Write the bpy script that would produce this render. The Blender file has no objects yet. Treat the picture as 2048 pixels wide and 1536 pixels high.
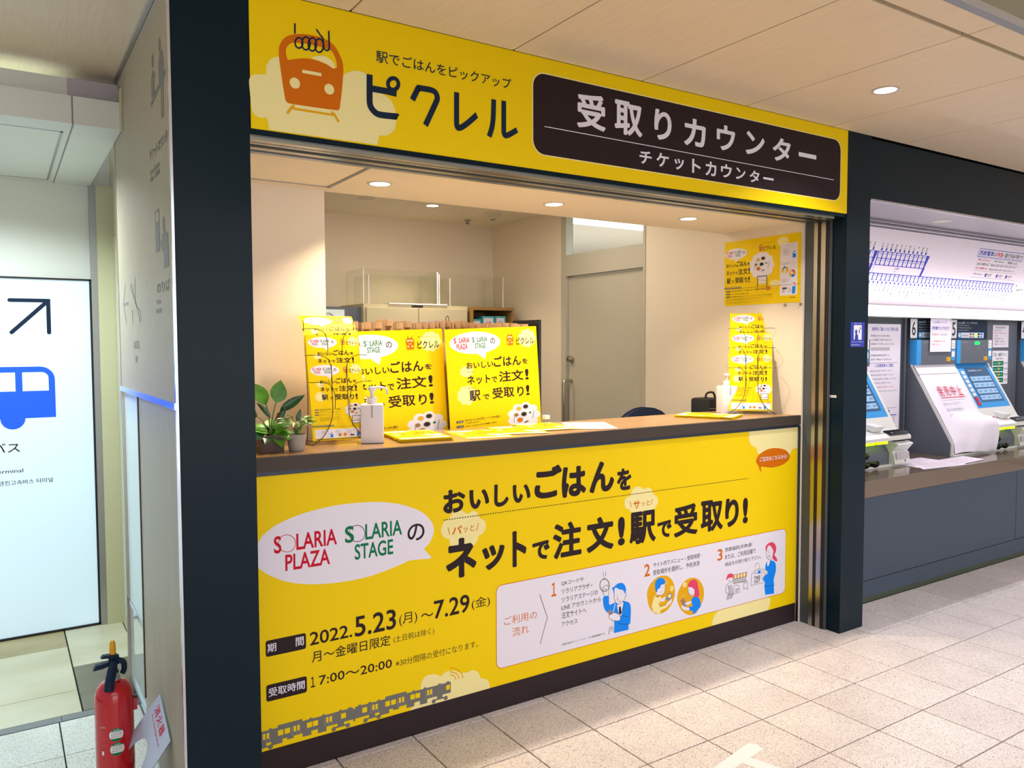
import bpy, bmesh, math, random
from mathutils import Vector, Matrix, Quaternion
random.seed(7)
SC = bpy.context.scene
COL = SC.collection
# ---------------------------------------------------------------- camera
cam_d = bpy.data.cameras.new('camera'); cam = bpy.data.objects.new('camera', cam_d); COL.objects.link(cam)
cam_d.sensor_fit = 'HORIZONTAL'; cam_d.sensor_width = 36.0; cam_d.lens = 1579.347 / 2048 * 36.0
cam_d.clip_start = 0.05; cam_d.clip_end = 100
def cam_matrix(yaw, pitch, roll):
    cy, sy = math.cos(yaw), math.sin(yaw)
    f = Vector((sy*math.cos(pitch), cy*math.cos(pitch), math.sin(pitch)))
    r = Vector((cy, -sy, 0)); u = r.cross(f)
    c, s = math.cos(roll), math.sin(roll)
    r2 = c*r + s*u; u2 = -s*r + c*u
    return Matrix((r2, u2, -f)).transposed()
cam.matrix_world = Matrix.Translation((-1.8662, -2.6079, 1.4697)) @ cam_matrix(math.radians(33.0167), math.radians(-2.8656), math.radians(-0.1706)).to_4x4()
SC.camera = cam
# ---------------------------------------------------------------- world, exposure, large lights
SC.view_settings.view_transform = 'Standard'; SC.view_settings.look = 'None'
SC.view_settings.gamma = 1.0; SC.view_settings.use_curve_mapping = False
SC.view_settings.exposure = 0.0
SC.cycles.transparent_max_bounces = 32
wd = bpy.data.worlds.new('world'); SC.world = wd; wd.use_nodes = True
wd.node_tree.nodes['Background'].inputs[0].default_value = (0.93, 0.94, 1.0, 1)
wd.node_tree.nodes['Background'].inputs[1].default_value = 0.55
def area(name, loc, size, power, color, rot=(0, 0, 0), shape='DISK', spread=180, sy=None):
    l = bpy.data.lights.new(name, 'AREA'); l.energy = power; l.color = color; l.shape = shape; l.size = size
    if sy: l.size_y = sy
    l.spread = math.radians(spread)
    o = bpy.data.objects.new(name, l); COL.objects.link(o); o.location = loc; o.rotation_euler = rot
    return o
# broad unseen lights added at ceiling height to brighten the concourse
area('concourse_fill', (1.2, -4.6, 2.48), 4.5, 85, (1.0, .95, .94), shape='RECTANGLE', sy=1.0)
area('concourse_fill', (-2.6, -4.2, 2.48), 2.0, 30, (.95, .98, 1.0), shape='RECTANGLE', sy=1.0)
area('concourse_fill', (4.6, -2.9, 2.45), 2.4, 60, (1.0, .94, .95), shape='RECTANGLE', sy=1.0)
# fill light added well behind the photographer to brighten ceiling and booth front
area('front_fill_light', (1.0, -7.4, 1.2), 9.0, 150, (1.0, .96, .93), rot=(math.radians(90), 0, 0), shape='RECTANGLE', sy=2.2)
# ---------------------------------------------------------------- materials
def srgb(h):
    h = h.lstrip('#'); v = [int(h[i:i+2], 16)/255 for i in (0, 2, 4)]
    return tuple(x/12.92 if x <= .04045 else ((x+.055)/1.055)**2.4 for x in v) + (1,)
MATS = {}
def mat(name, col='#808080', rough=.5, metal=0, spec=.5, emit=None, es=1, coat=0, noise=None, bump=None):
    """noise=(scale, amount, second colour, stretch) bump=(scale, strength, stretch)"""
    if name in MATS: return MATS[name]
    m = bpy.data.materials.new(name); MATS[name] = m; m.use_nodes = True
    nt = m.node_tree; b = nt.nodes['Principled BSDF']
    c = srgb(col) if isinstance(col, str) else col
    b.inputs['Base Color'].default_value = c; b.inputs['Roughness'].default_value = rough
    b.inputs['Metallic'].default_value = metal; b.inputs['Specular IOR Level'].default_value = spec
    b.inputs['Coat Weight'].default_value = coat
    if emit:
        b.inputs['Emission Color'].default_value = srgb(emit) if isinstance(emit, str) else emit
        b.inputs['Emission Strength'].default_value = es
    def coords(st):
        g = nt.nodes.new('ShaderNodeNewGeometry'); mp = nt.nodes.new('ShaderNodeMapping')
        mp.inputs['Scale'].default_value = st; nt.links.new(g.outputs['Position'], mp.inputs['Vector']); return mp.outputs[0]
    if noise:
        sc, am, c2, st = noise
        n = nt.nodes.new('ShaderNodeTexNoise'); n.inputs['Scale'].default_value = sc; n.inputs['Detail'].default_value = 4
        nt.links.new(coords(st), n.inputs['Vector'])
        r = nt.nodes.new('ShaderNodeValToRGB'); r.color_ramp.elements[0].position = .5-am; r.color_ramp.elements[1].position = .5+am
        r.color_ramp.elements[0].color = srgb(c2); r.color_ramp.elements[1].color = c
        nt.links.new(n.outputs[0], r.inputs[0]); nt.links.new(r.outputs[0], b.inputs['Base Color'])
    if bump:
        sc, sg, st = bump
        n = nt.nodes.new('ShaderNodeTexNoise'); n.inputs['Scale'].default_value = sc; n.inputs['Detail'].default_value = 3
        nt.links.new(coords(st), n.inputs['Vector'])
        bp = nt.nodes.new('ShaderNodeBump'); bp.inputs['Strength'].default_value = sg; bp.inputs['Distance'].default_value = .002
        nt.links.new(n.outputs[0], bp.inputs['Height']); nt.links.new(bp.outputs[0], b.inputs['Normal'])
    return m
def granite(name, base, dark, light, rough=.35, density=.36):
    m = bpy.data.materials.new(name); MATS[name] = m; m.use_nodes = True
    nt = m.node_tree; b = nt.nodes['Principled BSDF']; L = nt.links.new
    g = nt.nodes.new('ShaderNodeNewGeometry'); oi = nt.nodes.new('ShaderNodeObjectInfo')
    v = nt.nodes.new('ShaderNodeTexVoronoi'); v.inputs['Scale'].default_value = 380; L(g.outputs['Position'], v.inputs['Vector'])
    n = nt.nodes.new('ShaderNodeTexNoise'); n.inputs['Scale'].default_value = 300; n.inputs['Detail'].default_value = 3; L(g.outputs['Position'], n.inputs['Vector'])
    n2 = nt.nodes.new('ShaderNodeTexNoise'); n2.inputs['Scale'].default_value = 5; n2.inputs['Detail'].default_value = 3; L(g.outputs['Position'], n2.inputs['Vector'])
    r = nt.nodes.new('ShaderNodeValToRGB'); e = r.color_ramp.elements
    e[0].position = density-.04; e[0].color = srgb(dark); e[1].position = .62; e[1].color = srgb(light)
    k = e.new(density+.03); k.color = srgb(base)
    L(n.outputs[0], r.inputs[0])
    sep = nt.nodes.new('ShaderNodeSeparateColor'); L(v.outputs['Color'], sep.inputs[0])
    gt = nt.nodes.new('ShaderNodeMath'); gt.operation = 'GREATER_THAN'; gt.inputs[1].default_value = .9; L(sep.outputs[0], gt.inputs[0])
    mx = nt.nodes.new('ShaderNodeMix'); mx.data_type = 'RGBA'; L(gt.outputs[0], mx.inputs[0]); L(r.outputs[0], mx.inputs[6]); mx.inputs[7].default_value = srgb(dark)
    hs = nt.nodes.new('ShaderNodeHueSaturation'); mr = nt.nodes.new('ShaderNodeMapRange'); mr.inputs[3].default_value = .93; mr.inputs[4].default_value = 1.05
    L(oi.outputs['Random'], mr.inputs[0]); mu = nt.nodes.new('ShaderNodeMath'); mu.operation = 'MULTIPLY'
    mr2 = nt.nodes.new('ShaderNodeMapRange'); mr2.inputs[1].default_value = .3; mr2.inputs[2].default_value = .7; mr2.inputs[3].default_value = .92; mr2.inputs[4].default_value = 1.05; L(n2.outputs[0], mr2.inputs[0])
    L(mr.outputs[0], mu.inputs[0]); L(mr2.outputs[0], mu.inputs[1]); L(mu.outputs[0], hs.inputs['Value'])
    L(mx.outputs[2], hs.inputs['Color']); L(hs.outputs[0], b.inputs['Base Color'])
    b.inputs['Roughness'].default_value = rough
    bp = nt.nodes.new('ShaderNodeBump'); bp.inputs['Strength'].default_value = .25; bp.inputs['Distance'].default_value = .001; L(n.outputs[0], bp.inputs['Height']); L(bp.outputs[0], b.inputs['Normal'])
    return m
def glassy(name, tint='#ffffff', gl=.08, rough=.02, tr=1.0):
    m = bpy.data.materials.new(name); MATS[name] = m; m.use_nodes = True
    nt = m.node_tree; nt.nodes.clear(); L = nt.links.new
    o = nt.nodes.new('ShaderNodeOutputMaterial'); t = nt.nodes.new('ShaderNodeBsdfTransparent'); g = nt.nodes.new('ShaderNodeBsdfGlossy')
    t.inputs[0].default_value = srgb(tint); g.inputs['Roughness'].default_value = rough
    f = nt.nodes.new('ShaderNodeLayerWeight'); f.inputs[0].default_value = .5
    pw = nt.nodes.new('ShaderNodeMath'); pw.operation = 'POWER'; pw.inputs[1].default_value = 4; L(f.outputs['Facing'], pw.inputs[0])
    ad = nt.nodes.new('ShaderNodeMath'); ad.operation = 'MULTIPLY_ADD'; ad.use_clamp = True; ad.inputs[1].default_value = .6; ad.inputs[2].default_value = gl+.02; L(pw.outputs[0], ad.inputs[0])
    mx = nt.nodes.new('ShaderNodeMixShader'); L(ad.outputs[0], mx.inputs[0]); L(t.outputs[0], mx.inputs[1]); L(g.outputs[0], mx.inputs[2]); L(mx.outputs[0], o.inputs[0])
    return m
M = MATS
mat('yellow', '#efcd00', .5, spec=.15); mat('white', '#e4e0ee', .5, spec=.2); mat('cream', '#efe3a0', .5, spec=.15); mat('orange', '#cf6a00', .5, spec=.15)
mat('dark', '#2a1c20', .5, spec=.15); mat('navy', '#15273f', .4, spec=.15); mat('mustard', '#e2a80c', .5, spec=.15); mat('red', '#c4062c', .5, spec=.15)
mat('green', '#06754c', .5, spec=.15); mat('blue', '#0a86f5', .5, spec=.15); mat('pink', '#dd4468', .5, spec=.15); mat('grey', '#8b868e', .5, spec=.15); mat('lgrey', '#b9b4bc', .5, spec=.15)
mat('traingrey', '#6b6a66', .5); mat('deepblue', '#2233a8', .5); mat('signblue', '#0a4dff', .5, emit='#0048ff', es=.7)
granite('granite', '#d3cac8', '#81787a', '#eae2e1'); granite('granite_cool', '#cdd2c8', '#858c88', '#e2e6de', density=.32)
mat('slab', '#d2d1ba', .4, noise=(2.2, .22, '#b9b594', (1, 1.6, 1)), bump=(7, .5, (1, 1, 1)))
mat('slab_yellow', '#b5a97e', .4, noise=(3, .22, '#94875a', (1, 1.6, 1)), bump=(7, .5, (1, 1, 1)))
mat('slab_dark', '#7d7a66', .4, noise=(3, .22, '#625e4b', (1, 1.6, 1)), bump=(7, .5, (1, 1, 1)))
mat('grout', '#231f1d', .9); mat('grey_strip', '#7b8184', .5)
mat('ceiling_board', '#eddcc0', .55, noise=(6, .3, '#e2cfb1', (14, 1, 1)), bump=(9, .35, (16, 1.2, 1)))
mat('dark_steel', '#061c27', .3, spec=.15); mat('black_joint', '#101010', .6)
mat('side_board', '#b5ab92', .5, noise=(30, .3, '#aca288', (1, 1, 1)))
mat('wood_board', '#aca591', .45, noise=(8, .3, '#958f7c', (1, 14, .5)))
mat('chrome', '#c8ccd6', .18, 1); mat('steel', '#b6b0a4', .28, 1); mat('alu', '#a8aaac', .35, .9); mat('bronze', '#4d4238', .4, .5)
mat('cream_panel', '#c6c5a2', .5); mat('white_panel', '#dcdfd8', .5); mat('booth_wall', '#e2d6c2', .7, bump=(160, .3, (1, 1, 1))); mat('booth_ceiling', '#ebe1cb', .7)
mat('door_grey', '#b9b4a4', .5); mat('counter_edge', '#473d37', .45, spec=.2); mat('counter_top', '#a5835c', .25, noise=(6, .3, '#94724c', (.6, 10, 1)))
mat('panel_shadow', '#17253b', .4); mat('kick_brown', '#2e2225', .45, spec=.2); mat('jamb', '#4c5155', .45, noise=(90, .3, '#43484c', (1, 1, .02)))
mat('bay_metal', '#3c4959', .4, spec=.3); mat('bay_counter', '#6d5b4a', .16, coat=.3); mat('bay_back', '#51565c', .45); mat('plinth', '#35402f', .5)
mat('bay_soffit', '#8f898e', .3); mat('rubber', '#14161c', .5); mat('black', '#0e0f14', .35); mat('gloss_black', '#0b0c10', .12)
mat('white_plastic', '#e6e3ea', .35); mat('machine_white', '#d9d9d6', .35); mat('machine_grey', '#5a606b', .45); mat('machine_blue', '#2f94dc', .35); mat('beige', '#d6d3c8', .4)
mat('paper', '#e6e0ee', .7); mat('kraft', '#c9ab8b', .8, noise=(30, .3, '#b99a79', (1, 1, 1)), bump=(25, .6, (1, 1, 1)))
mat('extinguisher_red', '#c0061c', .2, coat=.4); mat('sign_plate', '#b9c6dd', .3); mat('amber', '#e0a400', .35)
mat('cabinet', '#bcb395', .45); mat('shelf_wood', '#93703a', .5); mat('teal', '#49aab0', .5)
mat('concrete', '#a8a199', .8, bump=(120, .4, (1, 1, 1))); mat('dark_wood', '#4a3427', .6, noise=(12, .3, '#37261b', (1, 1, 8))); mat('soil', '#2d2118', .9)
mat('leaf', '#4c8a1c', .35, noise=(40, .2, '#356d12', (1, 1, 1))); mat('leaf_dark', '#1f5a2a', .3, noise=(30, .2, '#154021', (1, 1, 1))); mat('leaf_bright', '#76c21c', .4, noise=(30, .25, '#3f9a1c', (1, 1, 1)))
mat('leaf_var', '#cfe39a', .4, noise=(35, .12, '#3f7d34', (1, 1, 1))); mat('leaf_vein', '#2c5a1c', .5); mat('stem', '#57792f', .5); mat('bud', '#8f1620', .5)
mat('chair_blue', '#172546', .8); mat('bag_black', '#15171c', .7); mat('wire', '#4c4640', .3, .8); mat('flyer_back', '#b8b04a', .6)
mat('tape', '#e8e6ea', .5)
mat('lamp_warm', '#ffffff', emit=(1, .9, .72, 1), es=9); mat('lamp_off', '#cfc6b4', .3); mat('lamp_cool', '#ffffff', emit=(.75, .82, 1, 1), es=2.2); mat('tube', '#ffffff', emit=(1, .93, .97, 1), es=5)
mat('tube_office', '#ffffff', emit=(.95, 1, .96, 1), es=4)
mat('lightbox', '#c6dbe6', .35, emit='#c3def0', es=.5); mat('cove', '#ffffff', emit=(.8, 1, .88, 1), es=3)
mat('lime', '#c8f000', .3, emit=(.6, .95, 0, 1), es=1.2); mat('green_led', '#00ff60', emit=(0, 1, .08, 1), es=1.2)
mat('screen', '#27405c', .15, emit='#33506e', es=.7); mat('screen_line', '#7da0c0', .3, emit='#7d9fc2', es=.6)
mat('map_sheet', '#d9cfd6', .45)
mat('ink', '#3a3844', .5, spec=.15); mat('ink_grey', '#8c8890', .5); mat('ink_white', '#e8e8e8', .5); mat('ink_red', '#c83048', .5, spec=.15); mat('red_pale', '#e0788c', .5)
mat('emb', '#777a74', .5)
glassy('acrylic', '#fbfcfa', .0); glassy('barrier_glass', '#c2cbc4', .10, .25); mat('frost', '#d3e6e6', .3); mat('panel_glass', '#c9d9d9', .06, spec=.9)
glassy('clear', '#ffffff', .02)
# ---------------------------------------------------------------- builders
ORG = {}
def build(bm, name, m, parent=None, smooth=False):
    me = bpy.data.meshes.new(name)
    bmesh.ops.remove_doubles(bm, verts=bm.verts, dist=1e-6) if len(bm.verts) < 3000 else None
    if not isinstance(m, (list, tuple)):
        bmesh.ops.recalc_face_normals(bm, faces=bm.faces)
    if parent is not None: org = ORG[parent.name]
    else:
        xs = [v.co for v in bm.verts]
        org = Vector(((min(v.x for v in xs)+max(v.x for v in xs))/2, (min(v.y for v in xs)+max(v.y for v in xs))/2, min(v.z for v in xs)))
    bmesh.ops.translate(bm, verts=bm.verts, vec=-org)
    bm.to_mesh(me); bm.free()
    for mm in (m if isinstance(m, (list, tuple)) else [m]): me.materials.append(MATS[mm])
    if smooth:
        for p in me.polygons: p.use_smooth = True
        me.set_sharp_from_angle(angle=math.radians(smooth if smooth > 1 else 40))
    o = bpy.data.objects.new(name, me); COL.objects.link(o)
    if parent is not None: o.parent = parent; ORG[o.name] = org
    else: o.location = org; ORG[o.name] = org
    return o
def tag(o, label, cat, group=None):
    o['label'] = label; o['category'] = cat
    if group: o['group'] = group
    return o
def thing(name, loc, label, cat, group=None):
    o = bpy.data.objects.new(name, None); COL.objects.link(o); o.location = loc; o.empty_display_size = .05
    ORG[o.name] = Vector(loc); return tag(o, label, cat, group)
def struct(o): o['kind'] = 'structure'; return o
def stuff(o): o['kind'] = 'stuff'; return o
def copy_tree(o, parent=None):
    c = o.copy(); COL.objects.link(c); c.parent = parent
    for ch in o.children: copy_tree(ch, c)
    return c
def box(x0, x1, y0, y1, z0, z1, bm=None, bev=0):
    b = bmesh.new()
    r = bmesh.ops.create_cube(b, size=1)
    for v in b.verts:
        v.co = Vector(((x0+x1)/2+v.co.x*(x1-x0), (y0+y1)/2+v.co.y*(y1-y0), (z0+z1)/2+v.co.z*(z1-z0)))
    if bev: bmesh.ops.bevel(b, geom=b.edges[:], offset=bev, segments=2, affect='EDGES', profile=.6)
    return join(bm, b)
def join(bm, b):
    if bm is None: return b
    me = bpy.data.meshes.new('t'); b.to_mesh(me); b.free(); bm.from_mesh(me); bpy.data.meshes.remove(me); return bm
def bx(name, x0, x1, y0, y1, z0, z1, m, parent=None, bev=0): return build(box(x0, x1, y0, y1, z0, z1, bev=bev), name, m, parent)
def cyl(p0, p1, r0, r1=None, seg=24, bm=None, caps=True):
    p0, p1 = Vector(p0), Vector(p1); r1 = r0 if r1 is None else r1
    b = bmesh.new(); d = p1-p0
    bmesh.ops.create_cone(b, cap_ends=caps, segments=seg, radius1=r0, radius2=r1, depth=d.length)
    q = d.to_track_quat('Z', 'Y').to_matrix().to_4x4()
    bmesh.ops.transform(b, matrix=Matrix.Translation((p0+p1)/2) @ q, verts=b.verts)
    return join(bm, b)
def cr(pts, closed=False, n=4):
    """smooth curve through points; doubled points stay corners"""
    P = [Vector(p) for p in pts]; N = len(P); out = []
    def tan(i):
        a = P[(i-1) % N] if closed or i > 0 else P[i]; c = P[(i+1) % N] if closed or i < N-1 else P[i]
        t = (c-a)/2; lim = min((P[i]-a).length or 9, (c-P[i]).length or 9)*1.1
        return t if t.length <= lim else t*(lim/t.length)
    T = [tan(i) for i in range(N)]
    for i in range(N if closed else N-1):
        a, b = P[i], P[(i+1) % N]
        k = n if (b-a).length > .004 else 2
        for s in range(k):
            u = s/k; u2 = u*u; u3 = u2*u
            out.append((2*u3-3*u2+1)*a + (u3-2*u2+u)*T[i] + (-2*u3+3*u2)*b + (u3-u2)*T[(i+1) % N])
    if not closed: out.append(P[-1])
    return out
def tube(pts, r, seg=8, bm=None, smooth=0, closed=False):
    pts = [Vector(p) for p in pts]
    if smooth: pts = cr(pts, closed, smooth)
    b = bmesh.new(); rings = []; n = len(pts); up = None
    for i, p in enumerate(pts):
        if closed: d = (pts[(i+1) % n]-pts[i-1]).normalized()
        else: d = (pts[min(i+1, n-1)]-pts[max(i-1, 0)]).normalized()
        if up is None: up = Vector((0, 0, 1)) if abs(d.z) < .9 else Vector((1, 0, 0))
        s = d.cross(up).normalized(); up = s.cross(d).normalized()
        rr = r[i] if isinstance(r, (list, tuple)) and i < len(r) else (r[-1] if isinstance(r, (list, tuple)) else r)
        rings.append([b.verts.new(p+rr*(math.cos(2*math.pi*k/seg)*s+math.sin(2*math.pi*k/seg)*up)) for k in range(seg)])
    for i in range(n if closed else n-1):
        A_, B_ = rings[i], rings[(i+1) % n]
        for k in range(seg): b.faces.new((A_[k], A_[(k+1) % seg], B_[(k+1) % seg], B_[k]))
    if not closed: b.faces.new(rings[0][::-1]); b.faces.new(rings[-1])
    return join(bm, b)
def lathe(prof, c, seg=32, bm=None):
    b = bmesh.new(); rings = []
    for r, z in prof:
        rings.append([b.verts.new((c[0]+r*math.cos(2*math.pi*k/seg), c[1]+r*math.sin(2*math.pi*k/seg), c[2]+z)) for k in range(seg)])
    for A_, B_ in zip(rings, rings[1:]):
        for k in range(seg): b.faces.new((A_[k], A_[(k+1) % seg], B_[(k+1) % seg], B_[k]))
    b.faces.new(rings[0][::-1]); b.faces.new(rings[-1])
    return join(bm, b)
def prism(poly, axis, a, b_, bm=None):
    """poly in the two other axes, extruded from a to b_ along axis (0,1,2)"""
    b = bmesh.new()
    def P(p, t):
        c = list(p); c.insert(axis, t); return b.verts.new(c)
    A_ = [P(p, a) for p in poly]; B_ = [P(p, b_) for p in poly]
    b.faces.new(A_); b.faces.new(B_[::-1]); n = len(poly)
    for i in range(n): b.faces.new((A_[i], A_[(i+1) % n], B_[(i+1) % n], B_[i]))
    return join(bm, b)
# ---------------------------------------------------------------- flat print (lettering and drawings)
TXT = {}
def thicken(me, vs, fs, bold):
    """bolder glyphs: a band along every outline edge and a dot at each corner (tiny height steps keep them apart)"""
    vs = [(x, y, 0.) for x, y in vs]
    if bold < .007: return vs, fs
    cnt = {}
    for f in fs:
        for a, c in zip(f, f[1:]+f[:1]): k = (min(a, c), max(a, c)); cnt[k] = cnt.get(k, 0)+1
    edges = [k for k, n in cnt.items() if n == 1]; fs = list(fs)
    h = bold*.62; seen = {}; g = lambda i: .04+.9*((i*.6180339) % 1)
    for i, (a, c) in enumerate(edges):
        (x0, y0, _), (x1, y1, _) = vs[a], vs[c]; L_ = math.hypot(x1-x0, y1-y0)
        if L_ < 1e-6: continue
        nx, ny = -(y1-y0)/L_*h, (x1-x0)/L_*h; z = g(i*2); n = len(vs)
        vs += [(x0+nx, y0+ny, z), (x1+nx, y1+ny, z), (x1-nx, y1-ny, z), (x0-nx, y0-ny, z)]; fs.append((n, n+1, n+2, n+3))
        if bold > .015:
            for q in (a, c):
                if q in seen: continue
                seen[q] = 1; n = len(vs); z2 = g(len(seen)*2+1); x, y, _ = vs[q]
                vs += [(x+h*math.cos(k*math.pi/4), y+h*math.sin(k*math.pi/4), z2) for k in range(8)]; fs.append(tuple(range(n, n+8)))
    return vs, fs
def _conv(jobs):
    obs = []
    for key in jobs:
        s, bold = key
        cu = bpy.data.curves.new('glyphs', 'FONT'); cu.body = s; cu.size = 1;  cu.resolution_u = 5 if (bold >= .02 and len(s) == 1) else 4 if (bold >= .01 and len(s) <= 8) else 2; cu.dimensions = '2D'; cu.fill_mode = 'BOTH'
        ob = bpy.data.objects.new('glyphs', cu); COL.objects.link(ob); obs.append((key, ob, cu))
    bpy.context.view_layer.update(); dg = bpy.context.evaluated_depsgraph_get()
    for key, ob, cu in obs:
        me = bpy.data.meshes.new_from_object(ob.evaluated_get(dg))
        vs = [(v.co.x, v.co.y) for v in me.vertices]; fs = [tuple(p.vertices) for p in me.polygons]
        TXT[key] = thicken(me, vs, fs, key[1]) if vs else ([(0, 0), (1, 0), (1, 1)], [])
        bpy.data.meshes.remove(me); bpy.data.objects.remove(ob); bpy.data.curves.remove(cu)
def prefetch(*lists):
    jobs = []
    for L_ in lists:
        for e in L_:
            if e[0] == 't' and (e[4], e[3]) not in TXT and (e[4], e[3]) not in jobs: jobs.append((e[4], e[3]))
    if jobs: _conv(jobs)
def draw(entries, O, U, V, N, parent, name, eps=.00016, default=None):
    """draw flat shapes given in plane coordinates on the plane O + u*U + v*V, raised along N by layer"""
    prefetch(entries)
    O, U, V, N = Vector(O), Vector(U), Vector(V), Vector(N)
    b = bmesh.new(); mats = []
    def mi(c):
        if c not in mats: mats.append(c)
        return mats.index(c)
    def face(pts, lay, c):
        vs = [b.verts.new(O+U*p[0]+V*p[1]+N*(eps*lay)) for p in pts]
        f = b.faces.new(vs); f.material_index = mi(c)
    def stroke(pts, w, lay, c):
        """mitred ribbon, no overlapping faces"""
        P = [Vector(pts[0][:2])]
        for q in pts[1:]:
            q = Vector(q[:2])
            if (q-P[-1]).length > 1e-6: P.append(q)
        if len(P) < 2: return
        n_ = len(P); ring = (P[0]-P[-1]).length < 1e-5 and n_ > 3; L_, R_ = [], []
        for i in range(n_):
            a = P[i-1] if i > 0 else (P[-2] if ring else None); d = P[i+1] if i < n_-1 else (P[1] if ring else None)
            t0 = (P[i]-a).normalized() if a is not None else None; t1 = (d-P[i]).normalized() if d is not None else None
            t0 = t0 if t0 is not None else t1; t1 = t1 if t1 is not None else t0
            m_ = Vector((-(t0.y+t1.y), t0.x+t1.x)); m_ = m_.normalized() if m_.length > 1e-6 else Vector((-t0.y, t0.x))
            k_ = 1/max(m_.dot(Vector((-t0.y, t0.x))), .4); L_.append(P[i]+m_*(w/2*k_)); R_.append(P[i]-m_*(w/2*k_))
        mk = lambda p: b.verts.new(O+U*p[0]+V*p[1]+N*(eps*lay))
        L_ = [mk(p) for p in L_]; R_ = [mk(p) for p in R_]; m_ = mi(c)
        for i in range(n_-1):
            f = b.faces.new((L_[i], L_[i+1], R_[i+1], R_[i])); f.material_index = m_
    for idx, e in enumerate(entries):
        k, c, lay = e[0], e[1], e[2]+.02*(idx % 11)
        if k == 'p':
            pts = e[3]
            if e[4]: pts = cr([(x, y, 0) for x, y in pts], True, 4)
            face(pts, lay, c)
        elif k == 'l':
            pts = [(x, y, 0) for x, y in e[4]]
            if e[5]: pts = cr(pts, False, 4)
            stroke([(p[0], p[1]) for p in pts], e[3], lay, c)
        elif k == 'e': face([(e[3]+e[5]*math.cos(2*math.pi*i/28), e[4]+e[6]*math.sin(2*math.pi*i/28)) for i in range(28)], lay, c)
        elif k == 'rr':
            x0, z0, x1, z1, r = e[3:8]; pts = []
            for cx, cz, a0 in ((x1-r, z1-r, 0), (x0+r, z1-r, 90), (x0+r, z0+r, 180), (x1-r, z0+r, 270)):
                for i in range(7): a = math.radians(a0+15*i); pts.append((cx+r*math.cos(a), cz+r*math.sin(a)))
            face(pts, lay, c)
        elif k == 'd':
            w = e[3]; a, d = Vector(e[4]), Vector(e[5]); L_ = (d-a).length; n = int(L_/e[6])
            for i in range(n): stroke([a+(d-a)*(i/n), a+(d-a)*((i+.55)/n)], w, lay, c)
        elif k == 't':
            vs, fs = TXT[(e[4], e[3])]
            xs = [v[0] for v in vs]; ys = [v[1] for v in vs]; ax, bx_, ay, by = min(xs), max(xs), min(ys), max(ys)
            sx = (e[7]-e[5])/max(bx_-ax, 1e-6); sy = (e[8]-e[6])/max(by-ay, 1e-6); m_ = mi(c)
            bv = [b.verts.new(O+U*(e[5]+(v[0]-ax)*sx)+V*(e[6]+(v[1]-ay)*sy)+N*(eps*(lay+1.3*v[2]))) for v in vs]
            for f in fs:
                try: nf = b.faces.new([bv[i] for i in f]); nf.material_index = m_
                except ValueError: pass
    o = build(b, name, mats, parent)
    return o
def fit(s, x, z, h, col, lay=1, bold=.01, w=None, anchor='l'):
    """text of cap height h at x, baseline z: keeps the font's own proportions unless w is given"""
    if (s, bold) not in TXT: _conv([(s, bold)])
    vs, _ = TXT[(s, bold)]; ax = min(v[0] for v in vs); bx_ = max(v[0] for v in vs); ay = min(v[1] for v in vs); by = max(v[1] for v in vs)
    ww = w if w else (bx_-ax)*h/(by-ay)
    if anchor == 'c': x -= ww/2
    return ('t', col, lay, bold, s, x, z, x+ww, z+h)
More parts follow.
